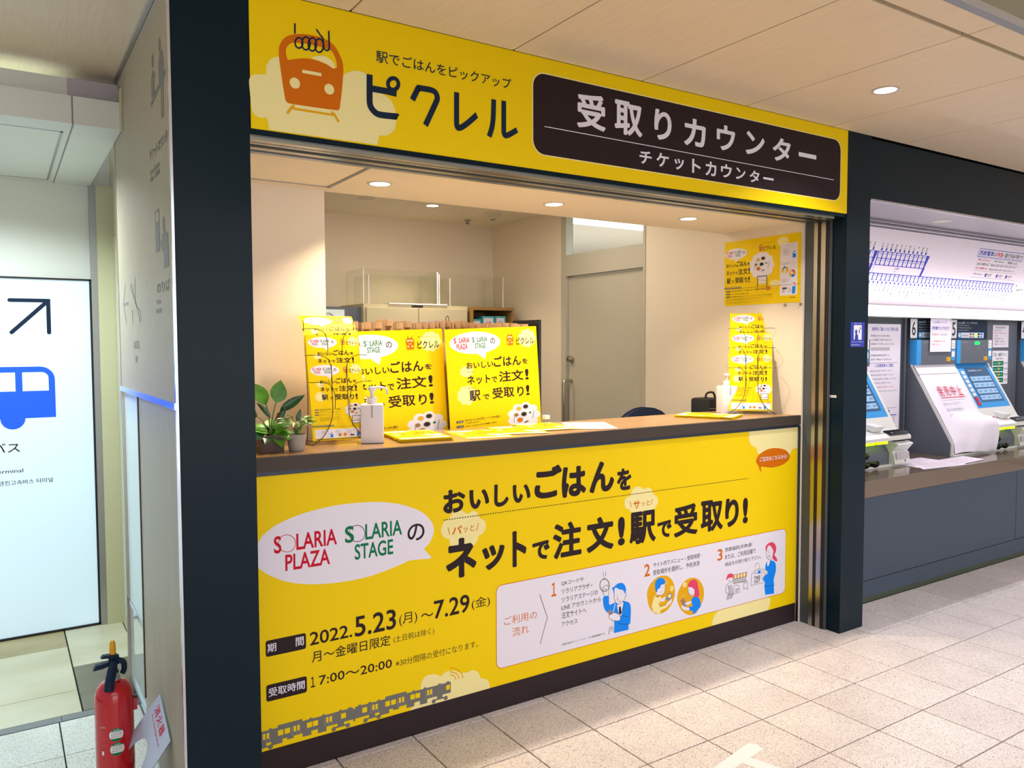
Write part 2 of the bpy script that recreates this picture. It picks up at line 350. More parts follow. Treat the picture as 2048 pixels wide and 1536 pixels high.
SIGN=[
('p','cream',1,[(-1.226,2.2406),(-1.2206,2.2585),(-1.2034,2.2679),(-1.1863,2.2689),(-1.1755,2.2751),(-1.1751,2.2944),(-1.1617,2.3182),(-1.1353,2.3318),(-1.1066,2.3308),(-1.0433,2.3429),(-1.0201,2.3571),(-0.9969,2.3607),(-0.9712,2.35),(-0.9457,2.3077),(-0.9263,2.3202),(-0.9068,2.3305),(-0.8824,2.335),(-0.8577,2.3303),(-0.8381,2.3086),(-0.8333,2.291),(-0.8031,2.2777),(-0.7726,2.2594),(-0.7575,2.2243),(-0.7579,2.1867),(-0.7685,2.1616),(-0.7945,2.1463),(-0.8149,2.1434),(-0.8191,2.1289),(-0.8229,2.114),(-0.8229,2.113),(-1.1685,2.1113),(-1.1694,2.1116),(-1.1757,2.1446),(-1.193,2.142),(-1.212,2.1497),(-1.2202,2.1655)],1),
('p','orange',2,[(-1.1099,2.3971),(-1.0604,2.413),(-1.0054,2.4142),(-0.9681,2.4018),(-0.9425,2.3667),(-0.9348,2.3322),(-0.9406,2.2636),(-0.947,2.2198),(-0.9496,2.2059),(-0.9592,2.2012),(-1.0365,2.1988),(-1.1067,2.1981),(-1.1177,2.2033),(-1.1219,2.22),(-1.1297,2.2748),(-1.1366,2.3337),(-1.1334,2.3665)],1),
('p','yellow',3,[(-1.1152,2.3508),(-1.1104,2.3668),(-1.0947,2.3799),(-1.0472,2.386),(-0.9778,2.3821),(-0.9616,2.363),(-0.9562,2.3417),(-0.9573,2.3316),(-0.9692,2.3276),(-0.9879,2.3357),(-1.0158,2.3416),(-1.0433,2.3429),(-1.0707,2.3386),(-1.0977,2.3304),(-1.1102,2.328)],1),
('p','cream',4,[(-1.0364,2.3464),(-1.0202,2.3553),(-0.9946,2.3593),(-0.9736,2.3518),(-0.9633,2.3403),(-0.9635,2.3305),(-0.9692,2.3276),(-0.9879,2.3357),(-1.0134,2.342)],1),
('l','cream',4,0.01,[(-1.0659,2.3011),(-1.0062,2.3013)],0),
('e','cream',4,-1.0897,2.2615,0.016,0.0162),
('e','cream',4,-0.9817,2.2618,0.0158,0.0163),
('l','mustard',3,0.008,[(-1.0979,2.1913),(-1.1148,2.1669)],0),
('l','mustard',3,0.008,[(-0.9689,2.1907),(-0.9525,2.1662)],0),
('l','mustard',3,0.007,[(-1.098,2.1847),(-0.9689,2.1849)],0),
('l','mustard',3,0.007,[(-1.0933,2.1964),(-1.098,2.1847)],0),
('l','mustard',3,0.007,[(-0.9759,2.195),(-0.9689,2.1849)],0),
('l','navy',6,0.0052,[(-1.0865,2.4396),(-1.087,2.4083)],0),
('l','navy',6,0.0052,[(-1.0631,2.3861),(-1.0641,2.3799),(-1.0668,2.3744),(-1.0708,2.3702),(-1.0754,2.3682),(-1.0799,2.3684),(-1.0837,2.371),(-1.0862,2.3755),(-1.087,2.3812),(-1.086,2.3873),(-1.0834,2.3929),(-1.0794,2.397),(-1.0748,2.3991),(-1.0703,2.3989),(-1.0664,2.3963),(-1.0639,2.3918),(-1.0631,2.3861)],1),
('l','navy',6,0.0052,[(-1.0403,2.3891),(-1.0414,2.3815),(-1.0443,2.3747),(-1.0486,2.3697),(-1.0537,2.3672),(-1.0586,2.3677),(-1.0627,2.371),(-1.0654,2.3767),(-1.0663,2.3839),(-1.0652,2.3914),(-1.0623,2.3983),(-1.058,2.4033),(-1.053,2.4058),(-1.0481,2.4053),(-1.0439,2.402),(-1.0412,2.3963),(-1.0403,2.3891)],1),
('l','navy',6,0.0052,[(-1.0205,2.39),(-1.0216,2.3822),(-1.0246,2.3752),(-1.0288,2.3701),(-1.0338,2.3676),(-1.0387,2.3681),(-1.0428,2.3716),(-1.0455,2.3775),(-1.0463,2.3848),(-1.0452,2.3926),(-1.0423,2.3996),(-1.0381,2.4047),(-1.0331,2.4072),(-1.0282,2.4067),(-1.0241,2.4033),(-1.0214,2.3974),(-1.0205,2.39)],1),
('l','navy',6,0.0052,[(-0.9987,2.3908),(-0.9999,2.3828),(-1.0029,2.3756),(-1.0072,2.3704),(-1.0123,2.3678),(-1.0174,2.3684),(-1.0216,2.372),(-1.0243,2.378),(-1.0252,2.3855),(-1.0241,2.3935),(-1.0211,2.4007),(-1.0168,2.4059),(-1.0117,2.4085),(-1.0067,2.408),(-1.0024,2.4045),(-0.9996,2.3984),(-0.9987,2.3908)],1),
('l','navy',6,0.0052,[(-1.0203,2.4362),(-1.0076,2.4204),(-0.9998,2.4123),(-0.9965,2.3829),(-0.9873,2.378),(-0.9801,2.3861),(-0.9807,2.4392)],1),
('t', 'navy', 5, 0.01, '駅でごはんをピックアップ', -0.8244, 2.3742, -0.3087, 2.4127),
('l','navy',5,0.0205,[(-0.8473,2.3309),(-0.8473,2.3304),(-0.8483,2.2471),(-0.8431,2.2272),(-0.8242,2.2117),(-0.7988,2.21),(-0.7529,2.2128),(-0.7524,2.2124)],1),
('l','navy',5,0.0205,[(-0.8383,2.2879),(-0.7877,2.2881),(-0.7542,2.2858)],0),
('l','navy',5.3,0.013,[(-0.7843,2.312),(-0.7828,2.3194),(-0.7787,2.3261),(-0.7727,2.3312),(-0.7655,2.3339),(-0.7584,2.3338),(-0.7524,2.3308),(-0.7484,2.3254),(-0.747,2.3185),(-0.7486,2.311),(-0.7527,2.3042),(-0.7588,2.2991),(-0.766,2.2965),(-0.7731,2.2967),(-0.779,2.2997),(-0.783,2.3051),(-0.7843,2.312)],0),
('l','navy',5,0.019475,[(-0.6975,2.2754),(-0.697,2.2764),(-0.6763,2.3165),(-0.6746,2.3182),(-0.6736,2.3184),(-0.6286,2.3194),(-0.6105,2.3123),(-0.6057,2.2914),(-0.6498,2.2011),(-0.6504,2.2)],1),
('l','navy',5,0.019475,[(-0.5308,2.3281),(-0.5308,2.3272),(-0.5316,2.2224),(-0.526,2.2094),(-0.5087,2.2158),(-0.4797,2.2385),(-0.4526,2.2635),(-0.4514,2.2642)],1),
('l','navy',5,0.019475,[(-0.3825,2.3289),(-0.3832,2.2974),(-0.3852,2.2591),(-0.3908,2.2279),(-0.4018,2.1975)],1),
('l','navy',5,0.019475,[(-0.3405,2.3307),(-0.3405,2.3296),(-0.3409,2.2249),(-0.3348,2.2104),(-0.3175,2.2164),(-0.2855,2.2364),(-0.2843,2.2371)],1),
('rr','dark',1,-0.214,2.165,1.606,2.456,0.05),
('rr','cream',0,-0.218,2.161,1.61,2.46,0.053),
('l','white',2,0.0028,[(-0.1636,2.2672),(1.5556,2.262)],0),
('t', 'white', 2, 0.046, '受', -0.0138, 2.2877, 0.1248, 2.4199),
('t', 'white', 2, 0.046, '取', 0.1704, 2.2911, 0.3141, 2.4217),
('t', 'white', 2, 0.046, 'り', 0.3786, 2.2973, 0.474, 2.4186),
('t', 'white', 2, 0.046, 'カ', 0.5462, 2.2963, 0.6727, 2.4102),
('t', 'white', 2, 0.046, 'ウ', 0.7393, 2.3031, 0.8544, 2.4107),
('t', 'white', 2, 0.046, 'ン', 0.924, 2.3074, 1.0472, 2.4083),
('t', 'white', 2, 0.046, 'タ', 1.1036, 2.3021, 1.229, 2.4073),
('t', 'white', 2, 0.046, 'ー', 1.2873, 2.3415, 1.4173, 2.3623),
('t', 'white', 2, 0.038, 'チ', 0.2997, 2.1908, 0.3657, 2.242),
('t', 'white', 2, 0.038, 'ケ', 0.3919, 2.1903, 0.46, 2.2458),
('t', 'white', 2, 0.038, 'ッ', 0.492, 2.1899, 0.5457, 2.2343),
('t', 'white', 2, 0.038, 'ト', 0.5934, 2.187, 0.6439, 2.2448),
('t', 'white', 2, 0.038, 'カ', 0.6736, 2.1855, 0.739, 2.2455),
('t', 'white', 2, 0.038, 'ウ', 0.7676, 2.1889, 0.835, 2.2454),
('t', 'white', 2, 0.038, 'ン', 0.8623, 2.1912, 0.9229, 2.2413),
('t', 'white', 2, 0.038, 'タ', 0.951, 2.1877, 1.0156, 2.2406),
('t', 'white', 2, 0.038, 'ー', 1.0422, 2.2095, 1.1121, 2.2193),
]
PANEL=[
('p','white',1,[(-1.1607,0.8089),(-1.1608,0.8083),(-1.1471,0.8307),(-1.1027,0.8614),(-1.0222,0.8883),(-0.9053,0.9056),(-0.7831,0.9058),(-0.6923,0.895),(-0.6175,0.8743),(-0.5484,0.8397),(-0.5094,0.7957),(-0.5037,0.7591),(-0.5219,0.7222),(-0.5458,0.7023),(-0.5458,0.7016),(-0.5176,0.6706),(-0.5153,0.6656),(-0.5205,0.6617),(-0.6043,0.6684),(-0.6051,0.6682),(-0.6578,0.6538),(-0.7687,0.6335),(-0.875,0.6309),(-0.9768,0.6408),(-1.0584,0.6618),(-1.1215,0.6948),(-1.1522,0.7189),(-1.1607,0.7273),(-1.1607,0.7279)],1),
('t', 'red', 2, 0.035, 'S', -1.107, 0.7662, -1.0818, 0.8256),
('t', 'red', 2, 0.03, 'LARIA', -1.0304, 0.7685, -0.8857, 0.8253),
('t', 'red', 2, 0.03, 'PLAZA', -1.0694, 0.7019, -0.9121, 0.758),
('l','red',3,0.0022,[(-1.0329,0.7921),(-1.0341,0.7846),(-1.0372,0.7778),(-1.042,0.7723),(-1.0482,0.7685),(-1.0554,0.7666),(-1.0631,0.7667),(-1.0706,0.7688),(-1.0777,0.7728),(-1.0836,0.7784),(-1.0882,0.7852),(-1.091,0.7927),(-1.0918,0.8005),(-1.0907,0.8079),(-1.0877,0.8146),(-1.0829,0.8201),(-1.0768,0.8239),(-1.0697,0.8259),(-1.062,0.8259),(-1.0544,0.8239),(-1.0473,0.8199),(-1.0413,0.8144),(-1.0366,0.8076),(-1.0338,0.8),(-1.0329,0.7921)],0),
('t', 'green', 2, 0.035, 'S', -0.8559, 0.7667, -0.8219, 0.8272),
('t', 'green', 2, 0.03, 'LARIA', -0.7792, 0.7693, -0.6347, 0.8262),
('t', 'green', 2, 0.03, 'STAGE', -0.8203, 0.7014, -0.6708, 0.7581),
('l','dark',3,0.0022,[(-0.7803,0.7926),(-0.7815,0.785),(-0.7846,0.7782),(-0.7895,0.7727),(-0.7958,0.7688),(-0.8032,0.7668),(-0.811,0.7669),(-0.8187,0.769),(-0.8259,0.773),(-0.832,0.7786),(-0.8367,0.7854),(-0.8396,0.7929),(-0.8405,0.8007),(-0.8394,0.8082),(-0.8363,0.815),(-0.8315,0.8205),(-0.8252,0.8244),(-0.818,0.8264),(-0.8102,0.8264),(-0.8024,0.8244),(-0.7951,0.8205),(-0.7889,0.8149),(-0.7842,0.8081),(-0.7813,0.8005),(-0.7803,0.7926)],0),
('t', 'dark', 2, 0.02, 'の', -0.6128, 0.7382, -0.5424, 0.8022),
('p','cream',1,[(-0.4719,0.7657),(-0.4616,0.7933),(-0.4372,0.8029),(-0.431,0.8148),(-0.4125,0.8271),(-0.3836,0.8292),(-0.3566,0.8131),(-0.3334,0.8214),(-0.3122,0.8133),(-0.3017,0.7917),(-0.2782,0.7738),(-0.2731,0.747),(-0.287,0.7264),(-0.3064,0.7197),(-0.3129,0.7002),(-0.3342,0.6828),(-0.3763,0.6796),(-0.4258,0.6904),(-0.4359,0.7064),(-0.4378,0.7249),(-0.4581,0.7331),(-0.47,0.751)],1),
('p','cream',1,[(0.4464,0.7614),(0.4528,0.7859),(0.4803,0.7955),(0.4885,0.8158),(0.5134,0.8301),(0.5415,0.8273),(0.5614,0.8146),(0.5869,0.8205),(0.6099,0.8075),(0.6158,0.7896),(0.6421,0.7695),(0.6464,0.7431),(0.6308,0.7232),(0.6165,0.7119),(0.548,0.7093),(0.4863,0.7188),(0.4752,0.7307),(0.4531,0.7417)],1),
('t', 'orange', 2, 0.035, 'パ', -0.4254, 0.7393, -0.3811, 0.7708),
('t', 'orange', 2, 0.01, 'ッと', -0.3745, 0.7415, -0.3252, 0.7676),
('l','orange',2,0.003,[(-0.4428,0.7709),(-0.4348,0.7419)],0),
('l','orange',2,0.003,[(-0.3061,0.7706),(-0.316,0.7415)],0),
('t', 'orange', 2, 0.035, 'サ', 0.4989, 0.731, 0.5375, 0.7674),
('t', 'orange', 2, 0.01, 'ッと', 0.5465, 0.7375, 0.5989, 0.7626),
('l','orange',2,0.003,[(0.4777,0.7671),(0.4873,0.7419)],0),
('l','orange',2,0.003,[(0.6132,0.7662),(0.6047,0.7391)],0),
('d','dark',3,0.0035,(-0.4608,0.8011),(1.2644,0.7975),0.0115),
('t', 'dark', 4, 0.072, 'お', -0.462, 0.8239, -0.3657, 0.914),
('t', 'dark', 4, 0.072, 'い', -0.3476, 0.828, -0.2573, 0.9041),
('t', 'dark', 4, 0.072, 'し', -0.234, 0.8236, -0.1657, 0.9144),
('t', 'dark', 4, 0.072, 'い', -0.1463, 0.8291, -0.0595, 0.9038),
('t', 'dark', 4, 0.072, 'ご', -0.0399, 0.8329, 0.0997, 0.9676),
('t', 'dark', 4, 0.072, 'は', 0.0997, 0.824, 0.2287, 0.9537),
('t', 'dark', 4, 0.072, 'ん', 0.2481, 0.8277, 0.3855, 0.962),
('t', 'dark', 4, 0.072, 'を', 0.4023, 0.822, 0.485, 0.9203),
('t', 'dark', 4, 0.072, 'ネ', -0.4517, 0.5671, -0.3168, 0.722),
('t', 'dark', 4, 0.072, 'ッ', -0.2908, 0.576, -0.1857, 0.6737),
('t', 'dark', 4, 0.072, 'ト', -0.1484, 0.5685, -0.0799, 0.7156),
('t', 'dark', 4, 0.072, 'で', -0.0511, 0.579, 0.0366, 0.6575),
('t', 'dark', 4, 0.056, '注', 0.0539, 0.5686, 0.2047, 0.7195),
('t', 'dark', 4, 0.072, '文', 0.2331, 0.5692, 0.3831, 0.7195),
('t', 'dark', 4, 0.072, '!', 0.4084, 0.5763, 0.4488, 0.7044),
('t', 'dark', 4, 0.056, '駅', 0.4759, 0.5683, 0.635, 0.716),
('t', 'dark', 4, 0.072, 'で', 0.6448, 0.5759, 0.7347, 0.6551),
('t', 'dark', 4, 0.056, '受', 0.7503, 0.5661, 0.904, 0.7158),
('t', 'dark', 4, 0.056, '取', 0.9259, 0.5645, 1.0781, 0.7173),
('t', 'dark', 4, 0.072, 'り', 1.0946, 0.5684, 1.1919, 0.7107),
('t', 'dark', 4, 0.072, '!', 1.2217, 0.5725, 1.2593, 0.7012),
('p','cream',1,[(1.2658,1.0344),(1.2658,1.0339),(1.2608,0.9995),(1.2789,0.9629),(1.3142,0.9461),(1.3288,0.9189),(1.379,0.8983),(1.5703,0.8854),(1.5865,0.9038),(1.5998,0.9185),(1.6364,0.9222),(1.6371,0.9227),(1.6376,1.0319),(1.6369,1.0325)],1),
('p','orange',2,[(1.3154,0.882),(1.336,0.9088),(1.3927,0.9307),(1.4652,0.9349),(1.5395,0.9196),(1.5778,0.8897),(1.5708,0.8657),(1.5262,0.8449),(1.4526,0.8357),(1.3944,0.8418),(1.3585,0.8474),(1.353,0.8359),(1.3591,0.8176),(1.3577,0.8173),(1.3446,0.8319),(1.3357,0.8517),(1.3227,0.8647)],1),
('t', 'white', 3, 0.025, 'ご注文はこちらから!', 1.3436, 0.874, 1.5568, 0.8972),
('rr','orange',2,-0.2275,0.1644,1.5566,0.5072,0.028),
('rr','white',3,-0.2247,0.1672,1.5538,0.5044,0.0255),
('t', 'orange', 4, 0.0, 'ご利用の', -0.1893, 0.3365, -0.0283, 0.3716),
('t', 'orange', 4, 0.0, '流れ', -0.1501, 0.2832, -0.0688, 0.3209),
('l','dark',4,0.0025,[(-0.0144,0.4342),(0.0245,0.3295),(-0.0127,0.2244)],0),
('t', 'orange', 4, 0.03, '１', 0.0455, 0.4136, 0.0706, 0.4719),
('t', 'orange', 4, 0.03, '2', 0.5659, 0.412, 0.6004, 0.4693),
('t', 'orange', 4, 0.03, '3', 1.0435, 0.4114, 1.0781, 0.4686),
('t', 'dark', 4, 0.008, 'QRコードや', 0.0971, 0.4509, 0.2167, 0.4698),
('t', 'dark', 4, 0.008, 'ソラリアプラザ・', 0.0984, 0.414, 0.2627, 0.4378),
('t', 'dark', 4, 0.008, 'ソラリアステージの', 0.0984, 0.3788, 0.2946, 0.4012),
('t', 'dark', 4, 0.008, 'LINE アカウントから', 0.0984, 0.3459, 0.3109, 0.367),
('t', 'dark', 4, 0.008, '注文サイトへ', 0.0984, 0.3092, 0.2306, 0.337),
('t', 'dark', 4, 0.008, 'アクセス', 0.0984, 0.2745, 0.183, 0.2952),
('t', 'dark', 4, 0.008, '※株式会社デンソーウェーブの登録商標です。', 0.0997, 0.1934, 0.3402, 0.2027),
('t', 'dark', 4, 0.008, 'サイト内でメニュー・受取時間・', 0.6205, 0.4458, 0.9356, 0.469),
('t', 'dark', 4, 0.008, '受取場所を選択し、予約決済', 0.6197, 0.4094, 0.9202, 0.4338),
('t', 'dark', 4, 0.008, '西鉄福岡(天神)駅', 1.0965, 0.4454, 1.2932, 0.4689),
('t', 'dark', 4, 0.008, 'または、ご利用店舗で', 1.0961, 0.4103, 1.3203, 0.436),
('t', 'dark', 4, 0.008, '商品をお受け取り下さい。', 1.0976, 0.376, 1.3645, 0.3959),
('l','dark',9,0.0016,[(0.3246,0.4722),(0.3268,0.4535)],0),
('l','dark',9,0.0016,[(0.3391,0.4723),(0.3379,0.4541)],0),
('l','grey',9,0.006,[(0.3304,0.4477),(0.3304,0.4373)],0),
('l','grey',9,0.0045,[(0.3594,0.4098),(0.3581,0.4014),(0.3544,0.3942),(0.3485,0.3891),(0.341,0.3864),(0.3328,0.3865),(0.3246,0.3893),(0.3172,0.3945),(0.3114,0.4017),(0.3076,0.4101),(0.3063,0.4188),(0.3075,0.4272),(0.3113,0.4343),(0.3171,0.4394),(0.3244,0.4421),(0.3326,0.4421),(0.3408,0.4394),(0.3483,0.4342),(0.3542,0.4271),(0.3581,0.4186),(0.3594,0.4098)],0),
('p','blue',5,[(0.3263,0.3626),(0.3551,0.3627),(0.3583,0.3418),(0.362,0.3219),(0.3889,0.325),(0.4115,0.3216),(0.4389,0.3237),(0.4665,0.3151),(0.4814,0.3034),(0.4867,0.2757),(0.4833,0.2156),(0.4727,0.2113),(0.4742,0.1877),(0.4742,0.187),(0.3886,0.1888),(0.3877,0.1893),(0.3884,0.2414),(0.3757,0.2615),(0.3756,0.2826),(0.3487,0.2894),(0.3331,0.3081),(0.3251,0.334)],1),
('p','white',6,[(0.3261,0.4068),(0.346,0.4121),(0.3572,0.3979),(0.3551,0.3704),(0.352,0.3646),(0.3316,0.3676),(0.3218,0.3867),(0.3182,0.4012)],1),
('l','dark',9,0.0016,[(0.3316,0.3676),(0.3218,0.3867),(0.3182,0.4012),(0.3261,0.4068),(0.346,0.4121),(0.3572,0.3979),(0.3551,0.3704),(0.352,0.3646)],1),
('l','dark',9,0.0016,[(0.3261,0.4016),(0.3284,0.3925)],0),
('l','dark',9,0.0016,[(0.3332,0.4003),(0.3355,0.3912)],0),
('l','dark',9,0.0016,[(0.3403,0.3991),(0.3426,0.39)],0),
('p','white',6,[(0.3877,0.3856),(0.4157,0.3949),(0.4501,0.3748),(0.4548,0.3527),(0.448,0.3326),(0.4343,0.321),(0.4161,0.3148),(0.3989,0.3232),(0.3888,0.3433)],1),
('l','dark',9,0.0016,[(0.3878,0.3646),(0.3888,0.3433),(0.3989,0.3232),(0.4161,0.3148),(0.4343,0.321),(0.448,0.3326),(0.4594,0.3519),(0.4547,0.3598)],1),
('p','blue',7,[(0.3751,0.3931),(0.3931,0.4005),(0.4111,0.409),(0.4385,0.4051),(0.4546,0.3847),(0.457,0.3701),(0.4515,0.3568),(0.4488,0.3566),(0.4386,0.3733),(0.4181,0.3804),(0.3976,0.3927),(0.3895,0.3853),(0.3896,0.3643),(0.3842,0.3722),(0.3819,0.3832)],1),
('p','white',6,[(0.4048,0.3123),(0.4161,0.3148),(0.4412,0.3179),(0.4345,0.2855),(0.4301,0.2616),(0.4164,0.2642),(0.4094,0.2902)],1),
('p','dark',7,[(0.4162,0.3024),(0.4262,0.3019),(0.4309,0.272),(0.4218,0.2631),(0.4145,0.2751)],0),
('p','white',8,[(0.3555,0.2724),(0.3756,0.2826),(0.4027,0.2756),(0.4232,0.2558),(0.4165,0.2394),(0.3802,0.2483),(0.36,0.2627)],1),
('l','dark',9,0.0016,[(0.3555,0.2724),(0.3756,0.2826),(0.4027,0.2756),(0.4232,0.2558),(0.4165,0.2394),(0.3802,0.2483),(0.36,0.2627),(0.3555,0.2724)],1),
('p','grey',8,[(0.3465,0.2951),(0.3666,0.2994),(0.3855,0.2807),(0.3622,0.2739)],0),
('l','dark',9,0.0016,[(0.412,0.2304),(0.4394,0.2189),(0.481,0.2125)],1),
('l','dark',9,0.0016,[(0.4301,0.2616),(0.4692,0.2462)],0),
('l','dark',9,0.0016,[(0.4481,0.3184),(0.4391,0.2882),(0.43,0.2722)],1),
('l','dark',9,0.003,[(0.4001,0.3554),(0.4005,0.3539)],0),
('l','dark',9,0.003,[(0.4241,0.3582),(0.4246,0.3567)],0),
('l','dark',9,0.0016,[(0.4091,0.3502),(0.4042,0.3398),(0.4115,0.335)],1),
('l','dark',9,0.0016,[(0.4092,0.3284),(0.4197,0.3247),(0.4274,0.3311)],1),
('l','white',9,0.004,[(0.3934,0.3207),(0.381,0.2822)],0),
('l','white',9,0.004,[(0.3793,0.2484),(0.3768,0.2102)],0),
('l','dark',9,0.002,[(0.3581,0.1895),(0.3624,0.2184),(0.3714,0.2219)],1),
('l','dark',9,0.0016,[(0.3706,0.201),(0.3723,0.2164),(0.3827,0.2126),(0.3814,0.1952)],0),
('p','mustard',4,[(0.583,0.322),(0.589,0.3536),(0.6105,0.3789),(0.6442,0.3969),(0.6809,0.3993),(0.7181,0.3884),(0.7459,0.3597),(0.7589,0.3204),(0.7542,0.2804),(0.7344,0.2506),(0.6998,0.2275),(0.6603,0.2239),(0.6261,0.2341),(0.5969,0.2688)],1),
('p','cream',5,[(0.6342,0.3158),(0.6596,0.3102),(0.672,0.2952),(0.6624,0.2749),(0.665,0.2561),(0.7034,0.2593),(0.7105,0.2469),(0.67,0.2386),(0.6677,0.2236),(0.6222,0.2385),(0.6186,0.2611),(0.6114,0.2551),(0.617,0.2832)],1),
('p','white',6,[(0.6471,0.3398),(0.6641,0.3515),(0.6935,0.3649),(0.6948,0.3334),(0.69,0.3177),(0.6719,0.3091),(0.6473,0.3161),(0.639,0.3267)],1),
('l','dark',9,0.0016,[(0.6946,0.3536),(0.6958,0.3332),(0.69,0.3177),(0.6719,0.3091),(0.6473,0.3161)],1),
('p','blue',7,[(0.6324,0.357),(0.6356,0.3801),(0.6638,0.3926),(0.6894,0.381),(0.6955,0.3645),(0.6887,0.3576),(0.669,0.358),(0.6632,0.3444),(0.6496,0.3412),(0.6448,0.3275),(0.636,0.3363)],1),
('p','orange',6,[(0.6352,0.3146),(0.6606,0.3089),(0.6587,0.302),(0.6362,0.3082)],0),
('p','white',6,[(0.6647,0.2892),(0.6991,0.2977),(0.6967,0.287),(0.6894,0.2773),(0.6721,0.2797)],1),
('p','grey',7,[(0.7178,0.3128),(0.7465,0.3003),(0.7242,0.2691),(0.6967,0.2852)],0),
('p','cream',8,[(0.7199,0.3069),(0.7365,0.2991),(0.7281,0.2869),(0.7116,0.2936)],0),
('p','white',8,[(0.702,0.2584),(0.7143,0.2691),(0.7351,0.2801),(0.7368,0.2668),(0.707,0.249)],1),
('l','dark',9,0.0016,[(0.665,0.2561),(0.7034,0.2593)],0),
('l','dark',9,0.0016,[(0.655,0.2763),(0.665,0.2561)],0),
('l','dark',9,0.0016,[(0.67,0.2386),(0.6677,0.2244)],0),
('l','dark',9,0.0028,[(0.6765,0.345),(0.6775,0.3434)],0),
('l','dark',9,0.0016,[(0.6668,0.3262),(0.6767,0.3237)],1),
('e','cream',5,0.7384,0.3292,0.0113,0.0134),
('l','mustard',9,0.003,[(0.7386,0.335),(0.7377,0.3241)],0),
('p','mustard',4,[(0.7746,0.2618),(0.7768,0.2987),(0.7993,0.3321),(0.8298,0.3531),(0.8608,0.3585),(0.9027,0.3493),(0.9347,0.3203),(0.9511,0.2832),(0.949,0.2453),(0.9308,0.2104),(0.8995,0.182),(0.8681,0.1786),(0.8368,0.1883),(0.8006,0.2159)],1),
('p','white',5,[(0.8457,0.3166),(0.8665,0.3168),(0.8876,0.2943),(0.8852,0.2719),(0.8618,0.2731),(0.8486,0.2898)],1),
('l','dark',9,0.0016,[(0.8457,0.3147),(0.8438,0.3),(0.8513,0.2836),(0.8628,0.2722),(0.88,0.2748)],1),
('p','pink',6,[(0.8431,0.3208),(0.8558,0.3431),(0.8843,0.3478),(0.9055,0.3329),(0.9127,0.3051),(0.9205,0.2695),(0.9091,0.2555),(0.8838,0.2586),(0.8876,0.2943),(0.8675,0.3121)],1),
('p','blue',6,[(0.8765,0.2614),(0.9154,0.2544),(0.9318,0.2122),(0.9098,0.1953),(0.8994,0.1851),(0.8759,0.1827),(0.8783,0.1955),(0.8522,0.2054),(0.8546,0.2201),(0.8754,0.2215),(0.8683,0.2447)],1),
('p','white',7,[(0.8003,0.2365),(0.8261,0.2261),(0.8531,0.2143),(0.8522,0.2043),(0.8159,0.2137)],1),
('p','white',7,[(0.8259,0.2442),(0.8647,0.2461),(0.857,0.2336),(0.8322,0.2344)],1),
('p','grey',6,[(0.7924,0.2615),(0.8164,0.2699),(0.8425,0.2325),(0.821,0.2241)],0),
('p','orange',7,[(0.8001,0.259),(0.8144,0.2639),(0.8217,0.2513),(0.8079,0.2475)],0),
('l','dark',9,0.0028,[(0.8536,0.3021),(0.8547,0.3)],0),
('l','dark',9,0.0016,[(0.8617,0.2818),(0.8695,0.2804)],0),
('e','cream',5,0.8229,0.3314,0.0124,0.0124),
('l','mustard',9,0.003,[(0.8228,0.3374),(0.8219,0.3263)],0),
('l','cream',9,0.002,[(0.7998,0.2834),(0.805,0.2769)],0),
('l','cream',9,0.002,[(0.81,0.2872),(0.8127,0.2792)],0),
('l','cream',9,0.002,[(0.8213,0.2852),(0.8193,0.278)],0),
('l','cream',9,0.002,[(0.7033,0.3798),(0.7009,0.3728)],0),
('l','cream',9,0.002,[(0.7124,0.3654),(0.7034,0.365)],0),
('l','cream',9,0.002,[(0.7085,0.3568),(0.7025,0.3604)],0),
('p','white',5,[(1.4002,0.3998),(1.4086,0.4309),(1.4328,0.4356),(1.4577,0.4117),(1.4613,0.3825),(1.4404,0.3604),(1.4159,0.367),(1.4035,0.3831)],1),
('l','dark',9,0.0016,[(1.4006,0.4078),(1.4022,0.3873),(1.4159,0.367),(1.4404,0.3604),(1.4583,0.3789)],1),
('p','pink',6,[(1.4019,0.4036),(1.3977,0.4325),(1.4234,0.4483),(1.457,0.4452),(1.4783,0.4209),(1.4765,0.3926),(1.4657,0.3799),(1.482,0.3631),(1.4874,0.3417),(1.4557,0.3589),(1.4533,0.3837),(1.4566,0.4037),(1.4297,0.434),(1.4117,0.4285)],1),
('p','blue',6,[(1.4054,0.3503),(1.4283,0.357),(1.4714,0.3401),(1.4797,0.2978),(1.464,0.2532),(1.4677,0.221),(1.4671,0.2203),(1.3897,0.2278),(1.3884,0.2288),(1.3941,0.2466),(1.3786,0.2686),(1.3946,0.2851),(1.4114,0.2884),(1.3957,0.3194)],1),
('p','blue',6,[(1.3915,0.2267),(1.4653,0.2198),(1.468,0.1766),(1.3978,0.1821)],0),
('l','dark',9,0.0016,[(1.3915,0.2271),(1.4665,0.22)],0),
('p','white',7,[(1.4101,0.3557),(1.4295,0.358),(1.4274,0.3388),(1.4137,0.3279)],1),
('p','white',7,[(1.3734,0.3221),(1.4123,0.3037),(1.4085,0.284),(1.384,0.3002)],1),
('l','dark',9,0.0016,[(1.3734,0.3221),(1.4123,0.3037),(1.4085,0.284),(1.384,0.3002),(1.3734,0.3221)],0),
('l','dark',9,0.0016,[(1.418,0.4134),(1.4152,0.4016),(1.4226,0.3973)],1),
('l','dark',9,0.0016,[(1.4186,0.3828),(1.4249,0.3737),(1.4326,0.3807),(1.4186,0.3828)],1),
('l','dark',9,0.0028,[(1.4151,0.4077),(1.4157,0.406)],0),
('l','dark',9,0.0028,[(1.4426,0.4008),(1.4432,0.3991)],0),
('p','white',6,[(1.2919,0.3071),(1.3239,0.3247),(1.3596,0.3243),(1.3796,0.249),(1.2871,0.2494)],0),
